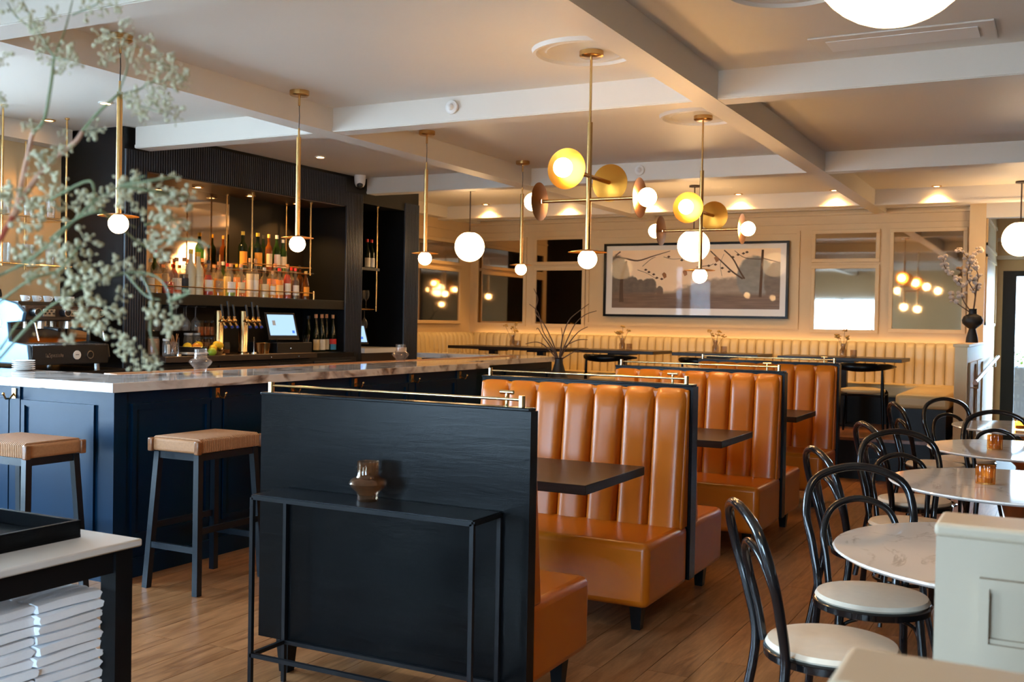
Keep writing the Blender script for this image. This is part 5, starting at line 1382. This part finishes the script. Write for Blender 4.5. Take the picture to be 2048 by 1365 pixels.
q = on_x(611, 690, -6.72); t = thing('utensil_glass', 'amber glass holding bar spoons beside the wine bottles', 'glass', (-6.72, q.y, CZ))
MB().lathe([(0, 0), (0.034, 0), (0.040, 0.10), (0.038, 0.10), (0.032, 0.006), (0, 0.006)], (0, 0, 0), 20).build('glass', 'smoke_amber', t, True)
for k in range(4): MB().cyl((0, 0.01 * k - 0.015, 0.01), (0.02, 0.035 * k - 0.07, 0.17), 0.003, n=6).build('spoon', 'steel', t, True)
qt = on_x(388, 690, -6.66)
fp = thing('fruit_tray', 'black fruit tray on a pale board below the bottle ledge', 'tray', (-6.68, qt.y, CZ))
box(-6.78, -6.58, qt.y - 0.16, qt.y + 0.16, CZ + 0.012, CZ + 0.030).build('board', 'pale_stone', fp, bevel=0.003)
MB().lathe([(0, 0.03), (0.10, 0.03), (0.13, 0.075), (0.126, 0.077), (0.095, 0.036), (0, 0.036)], (0, 0, 0), 28).build('dish', 'black_plastic', fp, True)
box(-6.77, -6.59, qt.y - 0.15, qt.y + 0.15, CZ, CZ + 0.012).build('feet', 'black_plastic', fp, smooth=0)
for dx, dy, dz, m, l in ((0.02, -0.075, 0.075, 'lemon', 'yellow lemon at the left of the fruit tray'), (0.045, 0.0, 0.072, 'orange_fruit', 'orange in the middle of the fruit tray'), (0.01, 0.06, 0.085, 'lemon', 'yellow lemon at the right of the fruit tray'), (0.10, 0.135, 0.030, 'lime', 'green lime at the right front of the fruit tray')):
    f = thing(m if m != 'orange_fruit' else 'orange', l, 'fruit', (-6.68 + dx, qt.y + dy, CZ + dz - 0.035))
    MB().sph((0, 0, 0.036), 0.038, 18, 12, (1, 1.12, 0.95)).build('flesh', m, f, True); MB().cyl((0, 0, 0.07), (0, 0, 0.074), 0.004, n=8).build('stem_scar', 'stem_green', f, True)
qb = on_x(425, 690, -6.66)
fb = thing('fruit_bowl', 'small brass bowl of cut lemons beside the tap column', 'bowl', (-6.62, qb.y, CZ))
MB().lathe([(0, 0), (0.05, 0), (0.07, 0.05), (0.067, 0.05), (0.048, 0.006), (0, 0.006)], (0, 0, 0), 24).build('bowl', 'polished_brass', fb, True)
for dx, dy, dz, l in ((0, -0.035, 0.03, 'lemon in the brass bowl, lowest at the left'), (0.0, 0.01, 0.062, 'lemon heaped in the brass bowl, left of the top pair'), (0.0, 0.045, 0.055, 'lemon heaped in the brass bowl, right of the top pair')):
    f = thing('lemon', l, 'fruit', (-6.62 + dx, qb.y + dy, CZ + dz)); MB().sph((0, 0, 0.03), 0.034, 16, 10, (1, 1.1, 0.95)).build('flesh', 'lemon', f, True)
# ================================================================== espresso machine (front towards the bar)
em = thing('espresso_machine', 'two group espresso machine with polished steel sides and black front', 'coffee machine', (-6.95, 5.45, 1.06))
ya, yb_, z0 = 5.12, 5.86, 1.06
def side(y, t_, m='steel_panel'):
    pr = [(-7.35, 0.06), (-6.66, 0.06), (-6.64, 0.10), (-6.66, 0.20), (-6.86, 0.22), (-6.88, 0.36), (-6.72, 0.37), (-6.70, 0.44), (-6.78, 0.50), (-7.0, 0.545), (-7.35, 0.56)]
    n_ = len(pr); mb_ = MB()
    mb_.add([(x, y, z0 + z) for x, z in pr] + [(x, y + t_, z0 + z) for x, z in pr], [tuple(range(n_)), tuple(reversed(range(n_, 2 * n_)))] + [(i, n_ + i, n_ + (i + 1) % n_, (i + 1) % n_) for i in range(n_)])
    return mb_.build('side_panel', m, em, bevel=0.006, seg=2, smooth=30)
sp_ = side(ya, 0.03); side(yb_ - 0.02, 0.02, 'black_plastic')
text_part('logo', 'S2', 0.10, 'white_plastic', sp_, Vector((-6.98, ya - 0.001, z0 + 0.34)) - em.location, (PI / 2, 0, 0))
box(-7.33, -6.64, ya + 0.03, yb_ - 0.02, z0 + 0.05, z0 + 0.195).build('lower_body', 'black_plastic', em, bevel=0.006)
box(-7.33, -6.88, ya + 0.03, yb_ - 0.02, z0 + 0.20, z0 + 0.38).build('back_plate', 'bar_mirror', em, smooth=0)
box(-7.33, -6.72, ya + 0.03, yb_ - 0.02, z0 + 0.375, z0 + 0.49).build('upper_body', 'brown_laminate', em, bevel=0.012, seg=3)
box(-7.33, -6.80, ya + 0.03, yb_ - 0.02, z0 + 0.492, z0 + 0.52).build('cup_tray', 'black_plastic', em, smooth=0)
dg_ = MB()
for k in range(22): y = ya + 0.05 + k * 0.031; dg_.box(-6.87, -6.66, y, y + 0.006, z0 + 0.196, z0 + 0.202)
dg_.build('drip_grate', 'steel', em, smooth=0, kind='stuff')
for k, y in enumerate((ya + 0.23, ya + 0.47)):
    g = MB().cyl((-6.80, y, z0 + 0.335), (-6.80, y, z0 + 0.385), 0.036, n=20).build('group_head', 'steel', em)
    MB().cyl((-6.80, y, z0 + 0.318), (-6.80, y, z0 + 0.336), 0.038, n=20).build('basket', 'steel', g)
    MB().tube([(-6.77, y, z0 + 0.325), (-6.66, y, z0 + 0.318), (-6.60, y, z0 + 0.31)], [0.010, 0.013, 0.016], 10).build('portafilter_handle', 'black_plastic', g)
    box(-6.722, -6.712, y - 0.055, y + 0.055, z0 + 0.405, z0 + 0.465).build('button_panel', 'steel', em, bevel=0.006)
    for a in range(5):
        MB().cyl((-6.713, y - 0.036 + 0.018 * a, z0 + 0.435 + (0.014 if a % 2 else -0.004)), (-6.708, y - 0.036 + 0.018 * a, z0 + 0.435 + (0.014 if a % 2 else -0.004)), 0.007, n=10).build('button', 'black_plastic', em)
for y in (ya + 0.09, ya + 0.35, ya + 0.66):
    kn = MB().cyl((-6.72, y, z0 + 0.44), (-6.66, y, z0 + 0.44), 0.030, n=20).build('steam_knob', 'black_plastic', em)
    MB().lathe([(0.024, 0), (0.030, 0.0), (0.030, 0.006), (0.024, 0.006)], (-6.66, y, z0 + 0.44), 20, 'x', cap=False).build('knob_ring', 'steel', kn)
for y in (ya + 0.08, yb_ - 0.06): MB().tube([(-6.73, y, z0 + 0.385), (-6.68, y, z0 + 0.36), (-6.66, y + 0.02, z0 + 0.23)], 0.007, 8).build('steam_wand', 'steel', em)
gz = z0 + 0.12
ga = MB().cyl((-6.64, ya + 0.42, gz), (-6.634, ya + 0.42, gz), 0.034, n=24).build('gauge', 'white_plastic', em); box(-6.634, -6.632, ya + 0.405, ya + 0.435, gz, gz + 0.005).build('needle', 'black_plastic', ga, smooth=0)
sw = MB().cyl((-6.64, ya + 0.54, gz), (-6.632, ya + 0.54, gz), 0.032, n=24).build('switch_ring', 'steel', em); MB().cyl((-6.632, ya + 0.54, gz), (-6.629, ya + 0.54, gz), 0.024, n=24).build('switch', 'black_plastic', sw)
text_part('logo', 'laSpaziale', 0.042, 'steel', em, Vector((-6.638, ya + 0.22, gz)) - em.location, (PI / 2, 0, PI / 2))
for x in (-7.25, -6.70):
    for y in (ya + 0.08, yb_ - 0.08): MB().cyl((x, y, z0), (x, y, z0 + 0.06), 0.022, n=12).build('foot', 'steel', em)
# things on the machine
t = thing('jug_lid', 'dark domed lid on top of the espresso machine', 'lid', (-7.08, 5.16, z0 + 0.55)); MB().lathe([(0, 0), (0.05, 0), (0.052, 0.02), (0.045, 0.055), (0.02, 0.075), (0, 0.078)], (0, 0, 0), 24).build('dome', 'black_plastic', t, True)
for k in range(5):
    t = thing('espresso_cup', 'small white cup on top of the espresso machine, %s from the left' % NTH[k], 'cup', (-6.92, 5.30 + 0.1 * k, z0 + 0.521), 'white cups on the espresso machine')
    MB().lathe([(0, 0), (0.024, 0), (0.036, 0.045), (0.034, 0.045), (0.022, 0.006), (0, 0.006)], (0, 0, 0), 18).build('cup', 'white_plastic', t, True)
    MB().tube([(0.03, 0.0, 0.036), (0.05, 0.004, 0.03), (0.045, 0.003, 0.014), (0.026, 0, 0.012)], 0.003, 6).build('handle', 'white_plastic', t, True)
# bag, cups before the machine
bg = thing('coffee_bag', 'black paper coffee bag with white lettering left of the espresso machine', 'bag', (-6.32, 4.56, 1.12))
MB().hexa([(-6.37, 4.49, 1.12), (-6.28, 4.49, 1.12), (-6.28, 4.63, 1.12), (-6.37, 4.63, 1.12), (-6.335, 4.48, 1.33), (-6.315, 4.48, 1.33), (-6.315, 4.64, 1.33), (-6.335, 4.64, 1.33)]).build('bag', 'black_plastic', bg, bevel=0.012, seg=2)
text_part('lettering', 'FON', 0.055, 'white_plastic', bg, (0.042, 0.0, 0.09), (PI / 2, -PI / 2 + 0.15, PI / 2))
for k in range(5):
    t = thing('saucer', 'white saucer in the stack left of the espresso machine, %s from the bottom' % NTH[k], 'saucer', (-5.95, 4.55, 1.121 + 0.013 * k), 'stacked white saucers'); MB().lathe([(0, 0), (0.045, 0), (0.07, 0.012), (0.07, 0.015), (0.04, 0.006), (0, 0.006)], (0, 0, 0), 24).build('dish', 'white_plastic', t, True)
# round dark plates on the wall
for k, (y, z, r) in enumerate(((5.05, 2.45, 0.17), (5.32, 2.44, 0.14))):
    t = thing('wall_plate', ('larger dark round wall ornament cut by the left edge', 'smaller dark round wall ornament beside the brass rod')[k], 'wall ornament', (XL, y, z))
    MB().lathe([(0, 0.03), (r * 0.7, 0.024), (r, 0.045), (r, 0.05), (r * 0.65, 0.032), (0, 0.036)], (0, 0, 0), 36, 'x').build('plate', 'dark_glass', t, True)
    MB().lathe([(0, 0.0), (0.04, 0.0), (0.04, 0.03), (0, 0.03)], (0, 0, 0), 16, 'x').build('mount', 'black_plastic', t, True)
# ================================================================== dried flowers in the left foreground
FD = 1.32
fa = thing('flower_arrangement', 'pale dried flower sprays reaching in from the left foreground', 'flowers', at_depth(-60, 760, FD))
def fstem(pts, r0, r1, m, dz=0.0):
    q = arc3([at_depth(x, y, FD + dz + 0.05 * math.sin(0.013 * x + 0.02 * y)) for x, y in pts], 5); k = len(q)
    MB().tube(q, [r0 + (r1 - r0) * i / (k - 1) for i in range(k)], 6).build('stem', m, fa)
fstem([(-40, 560), (-5, 490), (25, 435)], 0.0036, 0.0032, 'stem_red'); fstem([(25, 435), (60, 375), (100, 325), (150, 285), (165, 262)], 0.0044, 0.0030, 'stem_pink')
fstem([(165, 262), (200, 222), (235, 190)], 0.0024, 0.0018, 'stem_green'); fstem([(30, 430), (45, 360), (58, 300), (66, 265)], 0.004, 0.0028, 'stem_pink', 0.04)
fstem([(66, 265), (88, 240), (102, 170), (108, 115)], 0.0024, 0.0018, 'stem_green', 0.05)
for p in ([(108, 115), (80, 70), (45, 0)], [(108, 115), (130, 60), (145, 0)], [(145, 30), (190, 10), (215, -10)], [(108, 115), (140, 120)], [(235, 190), (262, 205), (290, 215), (330, 228)], [(235, 190), (280, 178), (300, 165), (350, 160)], [(235, 190), (255, 130), (240, 90)], [(300, 170), (330, 140), (355, 150)], [(66, 60), (30, 30), (15, 5)], [(300, 120), (345, 135), (360, 165)]):
    fstem(p, 0.0013, 0.0008, 'stem_green', 0.03)
for p in ([(-20, 560), (60, 520), (120, 470), (180, 410), (240, 372), (290, 352)], [(-20, 740), (60, 650), (120, 600), (200, 560), (280, 545), (330, 570), (345, 640)], [(-20, 620), (60, 560), (120, 540), (160, 490)], [(100, 480), (150, 440), (200, 425), (270, 455)], [(280, 545), (305, 600), (300, 660), (315, 710)], [(240, 372), (310, 360), (352, 355)], [(240, 372), (320, 385), (380, 395)], [(290, 450), (340, 440), (370, 440)], [(290, 490), (340, 480), (390, 480), (420, 495)], [(200, 420), (270, 480), (300, 500)], [(250, 545), (290, 590), (320, 600)], [(345, 600), (380, 585), (365, 580)], [(100, 400), (180, 362), (186, 420)], [(0, 700), (40, 640)]):
    fstem(p, 0.0020, 0.0010, 'stem_green', random.Random(len(p) + p[0][1]).uniform(-0.05, 0.05))
def cluster_mesh(seed, nf, R, rf):
    r = random.Random(seed); mb_ = MB()
    for k in range(nf):
        d = Vector((r.gauss(0, 1), r.gauss(0, 1), r.gauss(0, 1))).normalized() * R * r.uniform(0.25, 1) ** 0.7
        s = rf * r.uniform(0.55, 1.15)
        mb_.sph(d, s, 6, 4, (r.uniform(0.8, 1.4), r.uniform(0.8, 1.4), r.uniform(0.8, 1.3)))
        if k % 3 == 0: mb_.tube([(0, 0, 0), d * 0.95], 0.0007, 3)
    me = mb_.mesh('flower_cluster', 60); me.materials.append(MAT['floret']); return me
CM = [cluster_mesh(s, 14, 0.021, 0.0036) for s in range(4)]
CS = [cluster_mesh(s + 10, 12, 0.016, 0.0026) for s in range(3)]
def put(px, py, s, meshes, i, dz):
    o = bpy.data.objects.new('flower_cluster', meshes[i % len(meshes)]); COL.objects.link(o); o.parent = fa
    o.location = at_depth(px, py, FD + dz) - fa.location; o.scale = (s, s, s); o.rotation_euler = (i * 1.3, i * 2.1, i * 0.7)
dense = [(20, 380, 1), (30, 400, 1.1), (10, 420, 1.1), (50, 395, .8), (75, 300, 1.0), (85, 320, 1.1), (80, 345, .9), (62, 255, .7), (105, 310, .6), (118, 365, .9), (110, 340, .7), (95, 390, 1.1), (85, 420, 1.2), (60, 450, 1.0),
         (140, 415, 1.0), (165, 400, 1.0), (150, 440, 1.0), (190, 405, .9), (205, 395, .8), (240, 380, 1.0), (262, 375, 1.0), (250, 395, .9), (290, 365, .9), (305, 375, .8), (325, 395, 1.0), (350, 392, 1.0), (372, 396, .9), (335, 410, .8), (362, 412, .7),
         (320, 440, 1.0), (345, 440, 1.0), (362, 452, .9), (335, 470, .9), (310, 475, .7), (350, 485, .9), (320, 500, 1.0), (290, 490, .8), (280, 420, .7), (170, 480, 1.0), (150, 500, .9),
         (20, 500, 1.1), (50, 510, 1.2), (80, 500, 1.1), (110, 505, 1.1), (135, 520, 1.1), (60, 540, 1.1), (30, 540, 1.0), (100, 545, 1.1), (130, 560, 1.1), (160, 550, 1.1), (180, 530, 1.0), (175, 575, 1.0), (210, 515, .9), (225, 540, .9), (250, 520, .8), (270, 545, .8),
         (150, 600, 1.0), (175, 610, 1.0), (200, 590, .9), (215, 615, .9), (160, 640, .9), (185, 645, .8), (215, 650, .9), (240, 630, .7), (145, 660, .8), (140, 680, .7), (195, 665, .6), (245, 590, .7),
         (310, 625, .9), (330, 640, .9), (300, 640, .7), (345, 655, .8), (360, 640, .6), (250, 680, .8), (265, 700, .8), (250, 705, .8), (290, 705, .8), (300, 720, .7), (275, 730, .7), (310, 735, .6), (240, 690, .6), (350, 600, .6), (370, 605, .5), (128, 265, .5), (135, 300, .6), (115, 295, .5), (190, 258, .7), (180, 268, .5), (290, 350, .4), (200, 560, .9), (120, 590, .8)]
for i, (x, y, s) in enumerate(dense):
    if i % 6 != 4: put(x, y, s * 0.9, CM, i, 0.05 * math.sin(i * 2.3))
for i, (x, y, s) in enumerate([(325, 355, .3), (352, 352, .4), (385, 485, .3), (403, 490, .3), (300, 382, .3), (272, 347, .4)]): put(x, y, s, CM, i, 0.0)
loose = [(60, 30), (85, 45), (110, 30), (30, 20), (75, 75), (95, 95), (130, 100), (150, 115), (85, 110), (120, 130), (135, 125), (70, 55), (200, 75), (225, 80), (250, 55), (290, 80), (215, 95), (265, 110), (220, 120), (280, 125), (255, 90), (315, 120), (345, 125), (365, 165), (300, 150), (335, 135), (350, 170), (270, 200), (290, 220), (315, 215), (345, 215), (330, 200), (300, 190), (262, 195), (205, 10), (230, 15), (180, 20), (5, 120), (0, 205), (350, 232), (280, 228), (320, 175), (360, 150)]
for i, (x, y) in enumerate(loose): put(x, y, 0.95, CS, i, 0.04 * math.sin(i * 1.7))
